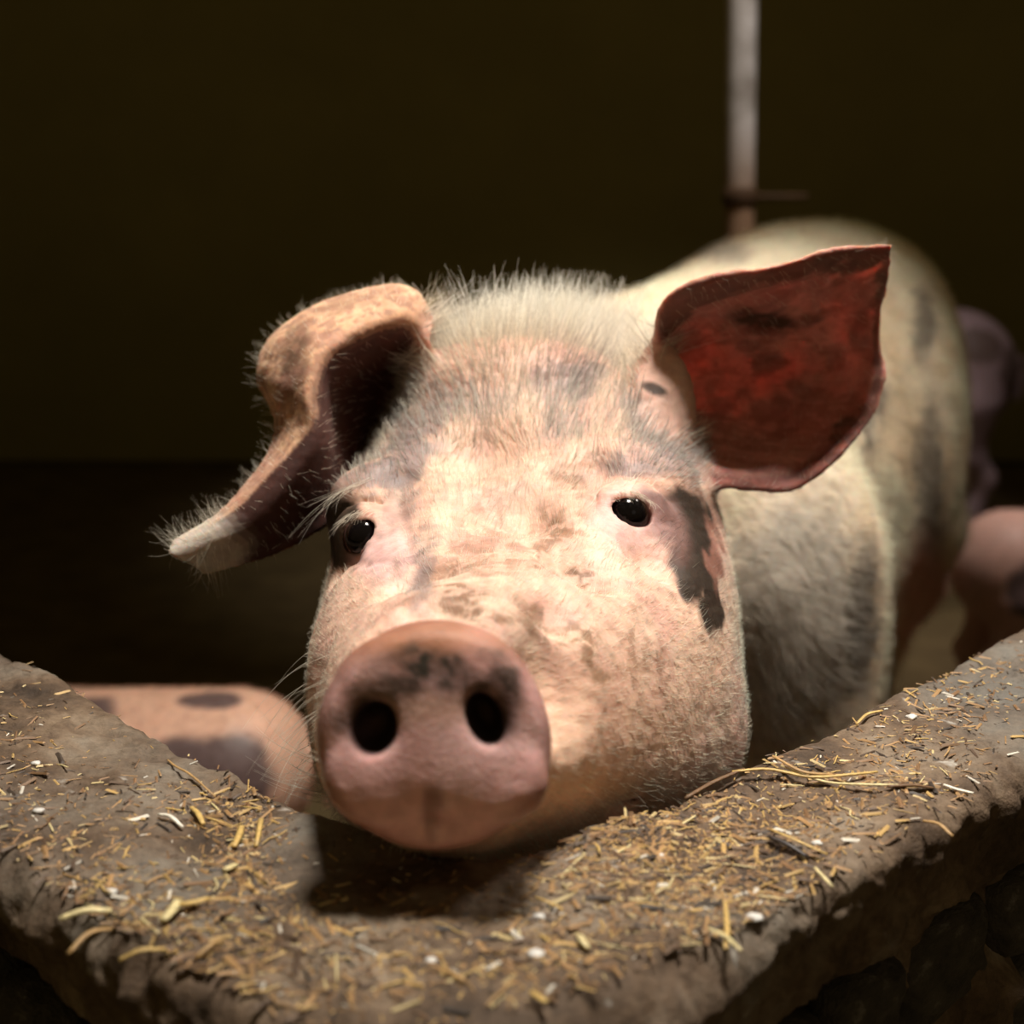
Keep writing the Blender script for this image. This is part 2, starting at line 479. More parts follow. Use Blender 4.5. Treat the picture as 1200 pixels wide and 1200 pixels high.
# ------------------------------------------------------------------ steel post behind the pig
def tube(path, radii, seg=20):
    V, F = [], []
    path = [Vector(p) for p in path]
    for k, p in enumerate(path):
        d = (path[min(k + 1, len(path) - 1)] - path[max(k - 1, 0)]).normalized()
        q = d.to_track_quat('Z', 'Y')
        for j in range(seg):
            a = 2 * math.pi * j / seg
            V.append(p + q @ Vector((math.cos(a) * radii[k], math.sin(a) * radii[k], 0)))
    for k in range(len(path) - 1):
        for j in range(seg):
            a = k * seg + j; b = k * seg + (j + 1) % seg
            F.append((a, b, b + seg, a + seg))
    F.append(tuple(range(seg))[::-1]); F.append(tuple(range(len(V) - seg, len(V))))
    return np.array([tuple(v) for v in V]), F
def post():
    b = to_world(P(866, 300, 3.0)); bx, by = b[0], b[1]
    t = to_world(P(858, 0, 3.0))
    root = bpy.data.objects.new('steel_post', None); COL.objects.link(root); root.location = (bx, by, 0)
    tag(root, 'pale painted steel post rising behind the pig, rusty near a dark joint', 'post')
    M = Mat('flaking_post_paint'); co = M.coord()
    z = M.n('ShaderNodeSeparateXYZ'); M.l(co, z.inputs[0])
    n = M.noise(6, 5, 0.6, co)
    c = M.ramp(n, [(0.35, (0.30, 0.26, 0.23)), (0.5, (0.62, 0.58, 0.56)), (0.8, (0.72, 0.69, 0.71))])
    mp = M.n('ShaderNodeMapRange'); M.l(z.outputs[2], mp.inputs[0]); mp.inputs[1].default_value = 1.05; mp.inputs[2].default_value = 0.86
    c = M.mix(mp.outputs[0], c, (0.30, 0.18, 0.11))
    M.l(c, M.b.inputs['Base Color']); M.b.inputs['Roughness'].default_value = 0.55
    zs = [0, .3, .6, .8, 1.0, 1.4, 1.8, 2.4, 3.6]
    dx = (t[0] - bx) / (t[2] - b[2])
    V, F = tube([(dx * (z_ - b[2]) , 0, z_) for z_ in zs], [0.031] * 9)
    V[:, 0] += 0
    link('post_shaft', new_mesh('post_shaft', V, F), M.m, root)
    zc = float(to_world(P(866, 230, 3.0))[2])
    rust = simple_mat('rusty_iron', [(0.3, (0.05, 0.028, 0.015)), (0.7, (0.10, 0.055, 0.03))], 12, 0.7)
    V, F = tube([(0, 0, zc - .02), (0, 0, zc - .015), (0, 0, zc + .015), (0, 0, zc + .02)], [0.031, 0.036, 0.036, 0.031])
    V[:, 0] += dx * (zc - b[2])
    link('clamp', new_mesh('clamp', V, F), rust, root)
    V, F = tube([(0.02, 0, zc), (0.06, 0, zc), (0.14, 0, zc)], [0.006, 0.006, 0.006])
    link('hook_bar', new_mesh('hook_bar', V, F), rust, root)
post()

# ------------------------------------------------------------------ the pig: one continuous surface from a distance field
HEAD = Loft(view_rows([
    (.570, 392, 634, 742, 968, 860, 2.0), (.590, 394, 640, 738, 958, 860, 2.0), (.615, 386, 668, 718, 968, 862, 2.1),
    (.650, 377, 706, 696, 988, 868, 2.2), (.690, 370, 752, 672, 1008, 864, 2.3), (.730, 367, 800, 648, 1022, 856, 2.4),
    (.770, 366, 836, 620, 1012, 846, 2.5), (.810, 367, 858, 582, 1004, 835, 2.6), (.850, 370, 868, 536, 992, 822, 2.7),
    (.890, 376, 870, 488, 976, 800, 2.6), (.930, 388, 862, 444, 952, 760, 2.5), (.970, 404, 848, 418, 925, 700, 2.4),
    (1.01, 430, 836, 400, 905, 650, 2.3), (1.06, 460, 836, 390, 890, 630, 2.2), (1.12, 490, 850, 382, 884, 620, 2.1),
    (1.22, 540, 905, 362, 885, 610, 2.1), (1.34, 590, 975, 346, 905, 600, 2.1), (1.50, 650, 1042, 320, 880, 560, 2.1),
    (1.66, 705, 1088, 292, 830, 500, 2.1), (1.84, 768, 1124, 264, 762, 450, 2.2), (2.00, 800, 1128, 262, 715, 440, 2.2),
    (2.15, 830, 1122, 268, 676, 430, 2.2), (2.30, 860, 1105, 300, 640, 430, 2.1)]))

def W(x, y, z): return to_view(np.array([x, y, z]))
def legs():
    L = []
    # front legs (world metres), right one shows at the right of the face
    for (hx, hy, kx, ky, fx, fy) in ((0.255, 1.24, 0.262, 1.22, 0.26, 1.20), (0.03, 1.22, 0.0, 1.20, 0.0, 1.19)):
        L.append([(hx - .03, hy + .03, .58, .125), (hx, hy, .40, .085), (kx, ky, .25, .052), (kx, ky - .01, .12, .040), (fx, fy - .03, .02, .038)])
    for (hx, hy, s) in ((0.585, 2.06, 1), (0.47, 1.84, 1)):
        L.append([(hx - .06 * s, hy, .60, .14), (hx, hy - .03, .42, .085), (hx + .0 * s, hy - .02, .33, .062), (hx - .01 * s, hy + .07, .22, .042), (hx - .02 * s, hy + .03, .10, .036), (hx - .02 * s, hy, .02, .036)])
    return L
LEGS = legs()

def catmull(g, n, axis_):
    g = np.moveaxis(np.asarray(g, float), axis_, 0); m = len(g)
    gp = np.concatenate([2 * g[:1] - g[1:2], g, 2 * g[-1:] - g[-2:-1]])
    t = np.linspace(0, m - 1 - 1e-9, n); i = t.astype(int); f = (t - i).reshape(-1, *([1] * (g.ndim - 1)))
    a, b, c, d = gp[i], gp[i + 1], gp[i + 2], gp[i + 3]
    o = 0.5 * (2 * b + (c - a) * f + (2 * a - 5 * b + 4 * c - d) * f ** 2 + (3 * b - a - 3 * c + d) * f ** 3)
    return np.moveaxis(o, 0, axis_)
class Sheet:
    def __init__(s, rows, thick, nu=70, nv=50):
        g = np.array([[P(*q) for q in r] for r in rows])
        s.g = catmull(catmull(g, nv, 0), nu, 1)
        V = s.g.reshape(-1, 3)
        F = [(j * nu + i, j * nu + i + 1, (j + 1) * nu + i + 1, (j + 1) * nu + i) for j in range(nv - 1) for i in range(nu - 1)]
        s.bvh = BVHTree.FromPolygons([Vector(v) for v in V], F)
        s.lo = V.min(0) - .03; s.hi = V.max(0) + .03; s.thick = thick; s.nu = nu; s.nv = nv
    def dist(s, p, cut=0.04):
        out = np.full(len(p), cut)
        m = np.where(((p > s.lo) & (p < s.hi)).all(1))[0]
        fn = s.bvh.find_nearest
        out[m] = [(lambda r: r[3] if r[3] is not None else cut)(fn(q, cut)) for q in map(Vector, p[m])]
        return out - s.thick
    def info(s, p):
        """distance, side (+1 facing viewer side), u, v"""
        d = np.full(len(p), 1.0); side = np.zeros(len(p)); u = np.zeros(len(p)); v = np.zeros(len(p))
        m = np.where(((p > s.lo) & (p < s.hi)).all(1))[0]
        for k in m:
            q = Vector(p[k]); c, n, i, dd = s.bvh.find_nearest(q, 0.03)
            if c is None: continue
            d[k] = dd; side[k] = (q - c).dot(n); u[k] = (i % (s.nu - 1)) / (s.nu - 1); v[k] = (i // (s.nu - 1)) / (s.nv - 1)
        return d, side, u, v
EAR_R = Sheet([
    [(768, 412, .935), (782, 352, .900), (835, 326, .888), (905, 314, .888), (975, 294, .900), (1043, 288, .925)],
    [(770, 428, .960), (806, 385, .948), (860, 366, .945), (920, 348, .940), (985, 325, .935), (1041, 306, .935)],
    [(772, 455, .990), (830, 428, .992), (890, 412, 1.000), (950, 398, .990), (1000, 372, .968), (1035, 340, .965)],
    [(780, 490, .990), (840, 474, 1.012), (900, 464, 1.025), (955, 452, 1.018), (1004, 428, .992), (1029, 395, .972)],
    [(795, 525, .965), (848, 518, .990), (900, 516, 1.002), (950, 502, 1.000), (1000, 474, .985), (1036, 436, .966)],
    [(812, 552, .912), (848, 554, .935), (890, 556, .945), (940, 545, .975), (986, 512, .975), (1028, 474, .965)],
    [(826, 572, .898), (850, 569, .918), (885, 573, .932), (933, 570, .946), (982, 534, .950), (1020, 490, .965)]], .0026)
EAR_L = Sheet([
    [(507, 400, .985), (482, 345, .985), (402, 354, .975), (326, 390, .965), (304, 440, .950), (325, 505, .930), (278, 584, .910), (206, 637, .890)],
    [(506, 378, .962), (478, 340, .960), (398, 352, .950), (335, 388, .940), (318, 442, .925), (338, 508, .905), (282, 586, .893), (202, 642, .884)],
    [(503, 382, .940), (474, 352, .930), (404, 370, .918), (362, 402, .905), (348, 450, .896), (356, 512, .886), (290, 592, .880), (203, 648, .879)],
    [(500, 405, .935), (468, 385, .925), (412, 402, .905), (380, 430, .895), (370, 470, .886), (368, 522, .880), (302, 606, .878), (212, 652, .879)],
    [(496, 440, .970), (462, 440, .985), (424, 450, .975), (398, 470, .945), (388, 505, .920), (378, 555, .900), (316, 622, .888), (226, 657, .884)],
    [(482, 492, .975), (452, 502, .995), (428, 512, .985), (408, 530, .955), (394, 556, .930), (368, 596, .910), (312, 638, .896), (236, 662, .888)],
    [(466, 545, .945), (440, 555, .955), (420, 566, .950), (402, 582, .935), (388, 602, .922), (356, 628, .905), (304, 652, .896), (240, 668, .890)]], .0026)

DISC_TILT = 4
def head_mass(p):
    f = HEAD(p)
    f = smax(f, -(p[:, 1] - .572), .006)
    f = smax(f, p[:, 1] - 2.27, .10)
    return f
def near_ball(p, c, R, lim):
    if BOX is not None:
        lo, hi = BOX; g = np.maximum(np.maximum(lo - c, c - hi), 0)
        if g @ g > max(R + float(lim.max()), 0) ** 2: return ()
    x = p[:, 0] - c[0]; y = p[:, 1] - c[1]; z = p[:, 2] - c[2]
    return np.where(x * x + y * y + z * z < np.square(np.maximum(R + lim, 0)))[0]
BOX = None
def add(p, f, c, R, k, fn):
    m = near_ball(p, c, R, np.clip(f, -.02, 10) + k)
    if len(m): f[m] = smin(f[m], fn(p[m]), k)
def cut(p, f, c, R, k, fn):
    m = near_ball(p, c, R, k - np.minimum(f, .0) + .002)
    if len(m): f[m] = smax(f[m], -fn(p[m]), k)
def bumps(p, f):
    for c, r, k in ((P(742, 566, .868), (.034, .030, .022), .03), (P(440, 590, .872), (.028, .030, .022), .03),
                    (P(752, 852, .850), (.052, .060, .060), .03), (P(470, 790, .800), (.040, .07, .055), .03),
                    (P(525, 962, .650), (.034, .034, .016), .012),
                    (P(600, 445, .960), (.065, .04, .03), .03), (P(778, 470, .938), (.021, .026, .034), .030)):
        add(p, f, c, max(r), k, lambda q: ellip(q, c, r))
    return f
DISC_T = rot('X', DISC_TILT)
def disc(p):
    q = (p - P(509, 864, .5755)) @ DISC_T
    x = q[:, 0] / .0484; z = q[:, 2] / .0468
    k = np.hypot(x, z)
    dr = (k - 1) * .0476
    y = q[:, 1] - .0060 * np.minimum(k, 1.2) ** 2
    r = .008
    a = dr + r; b = np.abs(y) - .0135 + r
    return np.hypot(np.maximum(a, 0), np.maximum(b, 0)) + np.minimum(np.maximum(a, b), 0) - r
def carve_snout(p, f):
    for c, r, R, k in ((P(405, 842, .551), (.0165, .0105, .0165), rot('Y', -25), .006), (P(603, 838, .551), (.0155, .0105, .0160), rot('Y', 25), .006),
                       (P(438, 855, .560), (.0088, .026, .0108), rot('Y', 14), .003), (P(568, 844, .560), (.0070, .026, .0112), rot('Y', -22), .003)):
        cut(p, f, c, max(r), k, lambda q: ellip(q, c, r, R))
    cut(p, f, P(515, 980, .560), .03, .005, lambda q: rcone(q, P(514, 950, .557), P(516, 1010, .560), .0012, .0042))
    cut(p, f, P(730, 945, .70), .09, .008, lambda q: rcone(q, P(690, 985, .655), P(770, 905, .745), .0012, .0020))
    return f
def leg_fn(L):
    def g(p):
        m = None
        for a, b in zip(L[:-1], L[1:]):
            c = rcone(p, W(*a[:3]), W(*b[:3]), a[3], b[3])
            m = c if m is None else smin(m, c, .02)
        return m
    return g
def body_core(p):
    f = bumps(p, head_mass(p))
    add(p, f, P(905, 640, 1.30), .17, .05, lambda q: ellip(q, P(905, 640, 1.30), (.080, .12, .17)))
    add(p, f, P(1000, 520, 1.86), .22, .05, lambda q: ellip(q, P(1000, 520, 1.86), (.115, .22, .20)))
    for L in LEGS:
        c = (W(*L[0][:3]) + W(*L[-1][:3])) / 2; R = np.linalg.norm(W(*L[0][:3]) - c) + .15
        add(p, f, c, R, .035, leg_fn(L))
    add(p, f, P(509, 864, .5755), .06, .004, disc)
    for c, r_ in ((P(440, 922, .5675), (.020, .0055, .015)), (P(582, 920, .5675), (.020, .0055, .015)), (P(508, 880, .5650), (.009, .0040, .020)), (P(505, 778, .5700), (.030, .0045, .009))):
        add(p, f, c, max(r_), .009, lambda q: ellip(q, c, r_))
    return f
def trace(fn, px, py, d0=.45, d1=3.0):
    dirv = P(px, py, 1.0); ln = np.linalg.norm(dirv); t = d0
    for _ in range(200):
        f = float(fn((dirv * t)[None])[0])
        if f < 2e-4: return t
        t += max(f * 0.45, 1e-4) / ln
        if t > d1: return None
    return t
core = lambda p: carve_snout(p, body_core(p))
ER_d = trace(core, 735, 603); EL_d = trace(core, 430, 628)
DENTS = []
for px_, py_, rr, dep, k_ in ((484, 668, .020, .0045, .012), (512, 700, .018, .002, .012), (690, 650, .022, .0025, .014), (600, 575, .030, .003, .02), (560, 500, .03, .002, .02),
                         (470, 545, .016, .003, .010), (690, 535, .02, .003, .012), (770, 640, .018, .0035, .012), (400, 660, .014, .003, .01), (680, 790, .03, .003, .02), (450, 730, .02, .002, .012), (655, 700, .02, .002, .012)):
    dd_ = trace(core, px_, py_); dn_ = P(px_, py_, 1.0); dn_ = dn_ / np.linalg.norm(dn_)
    DENTS.append((P(px_, py_, dd_) - dn_ * (rr - dep), rr, k_))
print('eye depths', ER_d, EL_d)
E_R = P(735, 603, ER_d + .0085); E_L = P(428, 629, EL_d + .0085)
R_R = rot('Z', 22); R_L = rot('Z', -30)
CREASE = []
for pts in ([(704, 584), (716, 566), (740, 558), (768, 572), (790, 592)], [(712, 625), (738, 634), (764, 628)],
            [(452, 600), (440, 588), (415, 590), (392, 606)], [(405, 655), (430, 662), (455, 655), (470, 690)],
            [(700, 575), (690, 610), (700, 650)], [(468, 590), (475, 630), (492, 690)]):
    ds = [trace(core, *q) for q in pts]
    CREASE.append([P(q[0], q[1], d) for q, d in zip(pts, ds)])
def crease_fn(C):
    def g(q):
        m = None
        for a, b in zip(C[:-1], C[1:]):
            c = rcone(q, a, b, .0008, .0008); m = c if m is None else np.minimum(m, c)
        return m
    return g
def eyes(p, f):
    for c, rr, k_ in DENTS: cut(p, f, c, rr, k_, lambda q: np.linalg.norm(q - c, axis=1) - rr)
    for E, R in ((E_R, R_R), (E_L, R_L)):
        c = E + np.array([0, .003, .002])
        add(p, f, c, .023, .012, lambda q: ellip(q, c, (.0225, .0135, .0180), R))
    for C in CREASE:
        c = (C[0] + C[-1]) / 2; R0 = max(np.linalg.norm(x - c) for x in C) + .003
        cut(p, f, c, R0, .0055, crease_fn(C))
    for E, R, rx, rz, tl in ((E_R, R_R, .0132, .0094, 10), (E_L, R_L, .0128, .0090, -22)):
        c = E + np.array([0, -.004, 0])
        cut(p, f, c, .016, .002, lambda q: ellip(q, c, (rx, .014, rz), R @ rot('Y', tl)))
    return f
def pig_sdf(p, hd=None):
    global BOX
    out = np.empty(len(p))
    for c in range(0, len(p), 200000):
        s = slice(c, c + 200000); q = p[s]
        BOX = None if hd is not None else (np.array([q[:, k].min() for k in range(3)]), np.array([q[:, k].max() for k in range(3)]))
        f = eyes(q, core(q))
        BOX = None
        if hd is not None:
            for E in (EAR_R, EAR_L): f = np.minimum(f, E.dist(q))
        else:
            for E in (EAR_R, EAR_L):
                m = np.where(((q > E.lo) & (q < E.hi)).all(1))[0]
                m = m[f[m] > -.018]
                if len(m): f[m] = smin(f[m], E.dist(q[m], .020), .016)
        out[s] = f
    return out
FS = 0.0020
ax = smooth_axis(lambda x: FS if -.20 < x < .16 else (FS * 1.2 if -.24 < x < .29 else .006), -.30, .72)
ay = smooth_axis(lambda y: FS if y < .66 else (FS * 1.15 if y < .92 else (.003 if y < 1.08 else .010)), .548, 2.5)
az = smooth_axis(lambda z: .010 if z < -.22 else (FS if z < .16 else .003), -1.14, .42)
V, Q = surface_nets(pig_sdf, ax, ay, az, 1.25, .003)
print('pig nets', V.shape, Q.shape, time.time() - T0)

def quad_normals(V, Q):
    n = np.cross(V[Q[:, 2]] - V[Q[:, 0]], V[Q[:, 3]] - V[Q[:, 1]]); out = np.zeros_like(V)
    for k in range(4):
        for j in range(3): out[:, j] += np.bincount(Q[:, k], n[:, j], len(V))
    return out / (np.linalg.norm(out, axis=1)[:, None] + 1e-12)
VN = quad_normals(V, Q)
hm = sstep(-V[:, 1], -1.12, -1.02) * (1 - sstep(-disc(V), -.006, -.002))
lump = (fbm(V * 24, 2, 51) - .5) * .0034 + (1 - np.abs(2 * fbm(V * np.array([60, 60, 150]), 3, 52) - 1) - .8) * .0011
V = V + VN * (hm * lump + (1 - hm) * sstep(V[:, 1], 1.0, 1.1) * (fbm(V * 9, 3, 53) - .5) * .014)[:, None]
# ---- colours on the surface
d_ = V[:, 1]; PX = 600 + FPX * V[:, 0] / d_; PY = 600 - FPX * V[:, 2] / d_
N1 = fbm(V * 55, 4, 1); N2 = fbm(V * 170, 4, 2); N3 = fbm(V * 14, 3, 3)
warp = (fbm(V * 70, 3, 11) - .5) * 46; warp2 = (fbm(V * 70 + 50, 3, 12) - .5) * 46
COLR = np.tile(np.array([.76, .53, .41]), (len(V), 1))
GREY = np.zeros(len(V))
def lay(mask, col, s=1.0):
    global COLR
    m = np.clip(mask * s, 0, 1)[:, None]; COLR = COLR * (1 - m) + np.array(col) * m
def spot(px, py, rx, ry, ang=0, soft=.35, dwin=.10, wob=1.0, d0=None):
    if d0 is None: d0 = trace(core, px, py) or .9
    a = math.radians(ang); dx = PX + warp * wob - px; dy = PY + warp2 * wob - py
    u = (dx * math.cos(a) + dy * math.sin(a)) / rx; v = (-dx * math.sin(a) + dy * math.cos(a)) / ry
    k = np.hypot(u, v)
    return sstep(-k, -(1 + soft), -(1 - soft)) * (np.abs(d_ - d0) < dwin)
head = sstep(-d_, -1.15, -1.02)
# general mottling of the pink skin
lay(sstep(N3, .45, .62) * .5, (.86, .52, .40))
lay(sstep(N1, .52, .68) * head, (.66, .40, .31), .28)
fore = head * sstep(-PY, -640, -520)
streak = fbm(np.stack([V[:, 0] * 160, V[:, 1] * 25, V[:, 2] * 25], -1), 3, 71)
lay(fore, (.60, .37, .28), .7)
lay(head * sstep(streak, .48, .62) * sstep(-PY, -760, -620), (.50, .29, .22), .55)
lay(head * sstep(fbm(V * 38, 3, 72), .5, .66), (.66, .36, .30), .5)
# body: cream back, grey bristled shoulder, tan flank
bodym = 1 - head
lay(bodym, (.78, .66, .51))
lay(bodym * sstep(N3, .42, .6), (.60, .46, .30), .6)
lay(spot(930, 720, 85, 150, 0, .35, .5, 1, 1.25), (.42, .38, .33), .9)
for a in ((1080, 380, 13, 45, 0), (1088, 580, 16, 120, 0), (1010, 720, 16, 90, 4), (1022, 480, 10, 60, 10)):
    lay(spot(*a, .4, .6, .6, 1.8), (.14, .12, .10), .8)
lay(spot(850, 300, 30, 14, 0, .4, .6, .6, 1.6), (.25, .22, .18), .7)
lay(spot(1080, 720, 30, 90, 0, .4, .5, .4, 1.95), (.62, .33, .26), .9)
# head pigment: grey patches under the hair
for a, s in (((672, 446, 44, 24, -15), .7), ((545, 472, 50, 16, 8), .5), ((478, 535, 48, 26, -38), .8), ((500, 495, 42, 22, -30), .6), ((436, 560, 44, 16, -12), .7),
             ((762, 500, 40, 30, 35), .75), ((800, 540, 40, 26, 30), .75), ((740, 545, 36, 14, 20), .8), ((497, 655, 14, 38, 8), .6), ((497, 682, 13, 16, 8), .7),
             ((745, 905, 30, 38, 30), .4), ((660, 500, 20, 22, 0), .45), ((470, 590, 14, 34, -8), .5)):
    m = spot(*a, .5); GREY = np.maximum(GREY, m * s); lay(m, (.20, .155, .155), s)
# brown dirt speckle down the snout bridge and cheek
for a, s in (((675, 565, 34, 14, 20), .5), ((655, 625, 18, 24, 10), .6), ((640, 655, 16, 14, 0), .5), ((685, 678, 12, 9, 0), .9), ((690, 770, 16, 46, -40), .75), ((752, 770, 34, 22, 35), .45),
             ((640, 730, 46, 12, 20), .5), ((560, 660, 50, 26, 0), .35), ((590, 610, 40, 60, 0), .25), ((525, 700, 50, 8, -8), .6), ((560, 720, 60, 10, 8), .55), ((720, 700, 50, 14, 30), .3)):
    lay(spot(*a, .6) * (.25 + .75 * sstep(N2, .44, .54)), (.22, .115, .065), s * 1.5)
for a in ((801, 692, 8, 14, -15), (826, 722, 9, 18, -8), (766, 456, 13, 8, 20), (752, 472, 7, 4, 20)):
    lay(spot(*a, .3, .1, .2), (.10, .085, .085), .95)
# warm tan cheek to the right of the snout
lay(spot(690, 860, 100, 90, 30, .6, .12), (.70, .43, .29), .5)
lay(spot(830, 760, 40, 80, 10, .6, .12), (.74, .50, .36), .5)
lay(spot(715, 960, 70, 26, -30, .6, .14) * sstep(N1, .40, .55), (.40, .27, .17), .5)
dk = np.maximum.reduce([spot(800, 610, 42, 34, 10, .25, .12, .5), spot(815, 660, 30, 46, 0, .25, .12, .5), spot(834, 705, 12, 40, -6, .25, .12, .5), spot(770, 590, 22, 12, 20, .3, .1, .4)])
lay(dk, (.035, .022, .014)); PATCH_SHADE = dk  # dark-haired patch and ear shadow by the right eye, both painted in
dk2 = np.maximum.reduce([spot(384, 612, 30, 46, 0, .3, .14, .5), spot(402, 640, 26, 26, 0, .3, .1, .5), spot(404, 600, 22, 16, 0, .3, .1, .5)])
lay(dk2, (.045, .028, .018), 1); PATCH_SHADE = np.maximum(PATCH_SHADE, dk2)  # ear shadow outside the left eye put into the skin colour
lay(spot(838, 640, 8, 50, 0, .4, .1, .5), (.35, .16, .12), .6)
# pink round the eyes
lay(spot(735, 610, 44, 38, 0, .5, .08, .3), (.70, .44, .42), .7)
lay(spot(452, 650, 34, 36, 0, .5, .10, .3), (.66, .42, .42), .7)
lay(spot(780, 620, 22, 40, -30, .5, .1, .3), (.34, .18, .16), .5)
lay(spot(788, 462, 42, 56, 0, .3, .07, .2, .91), (.72, .47, .39), .85)
lay(spot(766, 456, 14, 8, 25, .3, .09, .2, .91), (.06, .045, .04), .95)
# snout disc
md = disc(V); dm = sstep(-md, -.012, -.008) * sstep(-d_, -.592, -.586)
lay(dm, (.78, .45, .43))
lay(dm * sstep(N1, .5, .62), (.84, .54, .52), .6)
top = dm * sstep(-PY - warp * .6, -800, -745)
lay(top, (.40, .17, .085), .95)
for a, s in (((500, 778, 48, 18, 4), .95), ((545, 795, 40, 14, 10), .8), ((470, 800, 34, 12, -30), .7), ((598, 805, 18, 26, -30), .75), ((590, 770, 20, 10, 10), .6), ((420, 830, 34, 14, -30), .6), ((500, 812, 60, 16, 0), .5)):
    lay(spot(*a, .6, .08) * dm * (.55 + .45 * sstep(N2, .4, .55)), (.05, .04, .03), s * 1.15)
lay(spot(505, 830, 60, 20, 0, .6, .08) * dm, (.42, .27, .17), .5)
lay(spot(512, 950, 14, 26, 0, .6, .08) * dm, (.22, .10, .08), .6)
rim = dm * sstep(np.hypot((PX - 509) / 141, (PY - 863) / 138), .86, .98)
lay(rim, (.30, .14, .10), .65)
lay(spot(575, 730, 30, 22, 0, .5, .06, .2) * dm, (.62, .33, .27), .4)
# inside of nostrils
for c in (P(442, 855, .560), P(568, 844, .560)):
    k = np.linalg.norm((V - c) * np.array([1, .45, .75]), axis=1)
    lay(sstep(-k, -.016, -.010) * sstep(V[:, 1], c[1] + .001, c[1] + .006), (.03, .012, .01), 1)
# lower lip darker: the shade under the snout disc put into its colour
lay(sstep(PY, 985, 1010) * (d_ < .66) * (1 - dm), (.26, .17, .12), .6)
SSS = np.full(len(V), .22); ROUGH = np.full(len(V), .55)
ROUGH = np.where(dm > .5, .27 + .30 * sstep(-PY, -830, -780), ROUGH)
for c in (P(442, 855, .560), P(568, 844, .560)): ROUGH = np.where((np.linalg.norm((V - c) * np.array([1, .45, .75]), axis=1) < .014) & (V[:, 1] > c[1]), .85, ROUGH)
# ears
EARW = np.zeros(len(V)); EAR_U = np.zeros(len(V)); EIN = np.zeros(len(V))
for E, sgn, nm in ((EAR_R, 1, 'r'), (EAR_L, -1, 'l')):
    dd, side, uu, vv = E.info(V)
    wgt = sstep(-dd, -.0062, -.0042) * sstep(uu, .0, .10)
    n0 = E.bvh.find_nearest(Vector(P(900, 440, .98) if nm == 'r' else P(400, 500, .93)))[1]
    sg = 1 if n0.y < 0 else -1
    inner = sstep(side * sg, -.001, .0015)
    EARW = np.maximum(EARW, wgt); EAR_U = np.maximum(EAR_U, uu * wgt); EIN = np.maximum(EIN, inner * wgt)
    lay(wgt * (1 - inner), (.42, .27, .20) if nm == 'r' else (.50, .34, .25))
    if nm == 'r':
        lay(wgt * inner, (.60, .27, .24))
        lay(wgt * inner * sstep(N3, .45, .6), (.64, .32, .28), .7)
        lay(wgt * inner * sstep(N1, .55, .62), (.38, .15, .13), .6)
        for a, s in (((895, 376, 40, 16, 6), .95), ((955, 372, 14, 9, 0), .5), ((1005, 388, 12, 26, 0), .45), ((1015, 505, 16, 12, 0), .7), ((990, 500, 16, 22, 40), .75), ((940, 455, 26, 9, 20), .3), ((935, 520, 30, 10, 40), .2)):
            lay(spot(*a, .35, .1, .5, .99) * wgt * inner, (.07, .035, .025), s)
        lay(wgt * sstep(vv, .82, .92), (.12, .045, .035), .95)  # lower rim darkened in colour to offset the direct light on it
        lay(wgt * inner * sstep(fbm(V * np.array([40, 40, 160]), 3, 61), .5, .62), (.36, .13, .11), .5)
        edge = wgt * inner * sstep(-vv - (N1 - .5) * .25, -.14, -.06)
        lay(edge, (.12, .06, .045), .85)
        lay(wgt * inner * sstep(uu + (N1 - .5) * .3, .93, .99), (.12, .07, .055), .7)
    else:
        lay(wgt * inner, (.055, .017, .012))  # dark skin plus the shade inside this ear, both put into the colour
        thr = .46 - .18 * sstep(uu, .60, .82); rollm = wgt * sstep(thr - vv, -.04, .04)
        lay(rollm, (.60, .36, .23))
        lay(rollm * np.maximum(spot(344, 425, 16, 50, 12, .4, .2, .5, .93), spot(420, 352, 60, 8, -12, .4, .2, .5, .95) * .5), (.10, .05, .03), .85)  # shaded outer side of the roll painted darker
        lay(rollm * sstep(N2, .50, .58), (.30, .16, .11), .7)
        lay(rollm * sstep(N3, .50, .56) , (.42, .22, .17), .5)
        lay(wgt * sstep(uu, .86, .93), (.55, .50, .44), .8)
    SSS = np.maximum(SSS, wgt * (.9 if nm == 'r' else .5)); ROUGH = np.where(wgt > .3, .78, ROUGH)
    if nm == 'l': RIML = wgt * sstep(-vv, -.10, -.04)
Wd = to_world(V)
ORG = np.array([0.25, 1.4, 0.0])
me = new_mesh('pig', Wd - ORG, Q)
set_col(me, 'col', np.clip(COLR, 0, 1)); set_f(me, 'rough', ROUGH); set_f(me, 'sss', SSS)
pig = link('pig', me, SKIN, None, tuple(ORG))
tag(pig, 'large muddy pink pig with grey patches resting its snout on the wall corner', 'pig')
NW = vnormals(me)
print('pig mesh', time.time() - T0)

# eyeballs
def sphere_mesh(name, r, seg=32):
    n = seg // 2; Vv = []; F = []
    for i in range(n + 1):
        for j in range(seg):
            th = math.pi * i / n; ph = 2 * math.pi * j / seg
            Vv.append((r * math.sin(th) * math.cos(ph), -r * math.cos(th), r * math.sin(th) * math.sin(ph)))
    for i in range(n):
        for j in range(seg):
            a = i * seg + j; b = i * seg + (j + 1) % seg
            F.append((a, b, b + seg, a + seg))
    return new_mesh(name, np.array(Vv), np.array(F))
ME = Mat('pig_eye'); co = ME.coord()
sx = ME.n('ShaderNodeSeparateXYZ'); ME.l(co, sx.inputs[0])
mp = ME.n('ShaderNodeMapRange'); ME.l(sx.outputs[1], mp.inputs[0]); mp.inputs[1].default_value = -.0112; mp.inputs[2].default_value = 0
ME.l(ME.ramp(mp.outputs[0], [(0.0, (.004, .003, .003)), (.30, (.006, .004, .004)), (.36, (.020, .010, .006)), (.60, (.025, .012, .008)), (.68, (.12, .06, .055))]), ME.b.inputs['Base Color'])
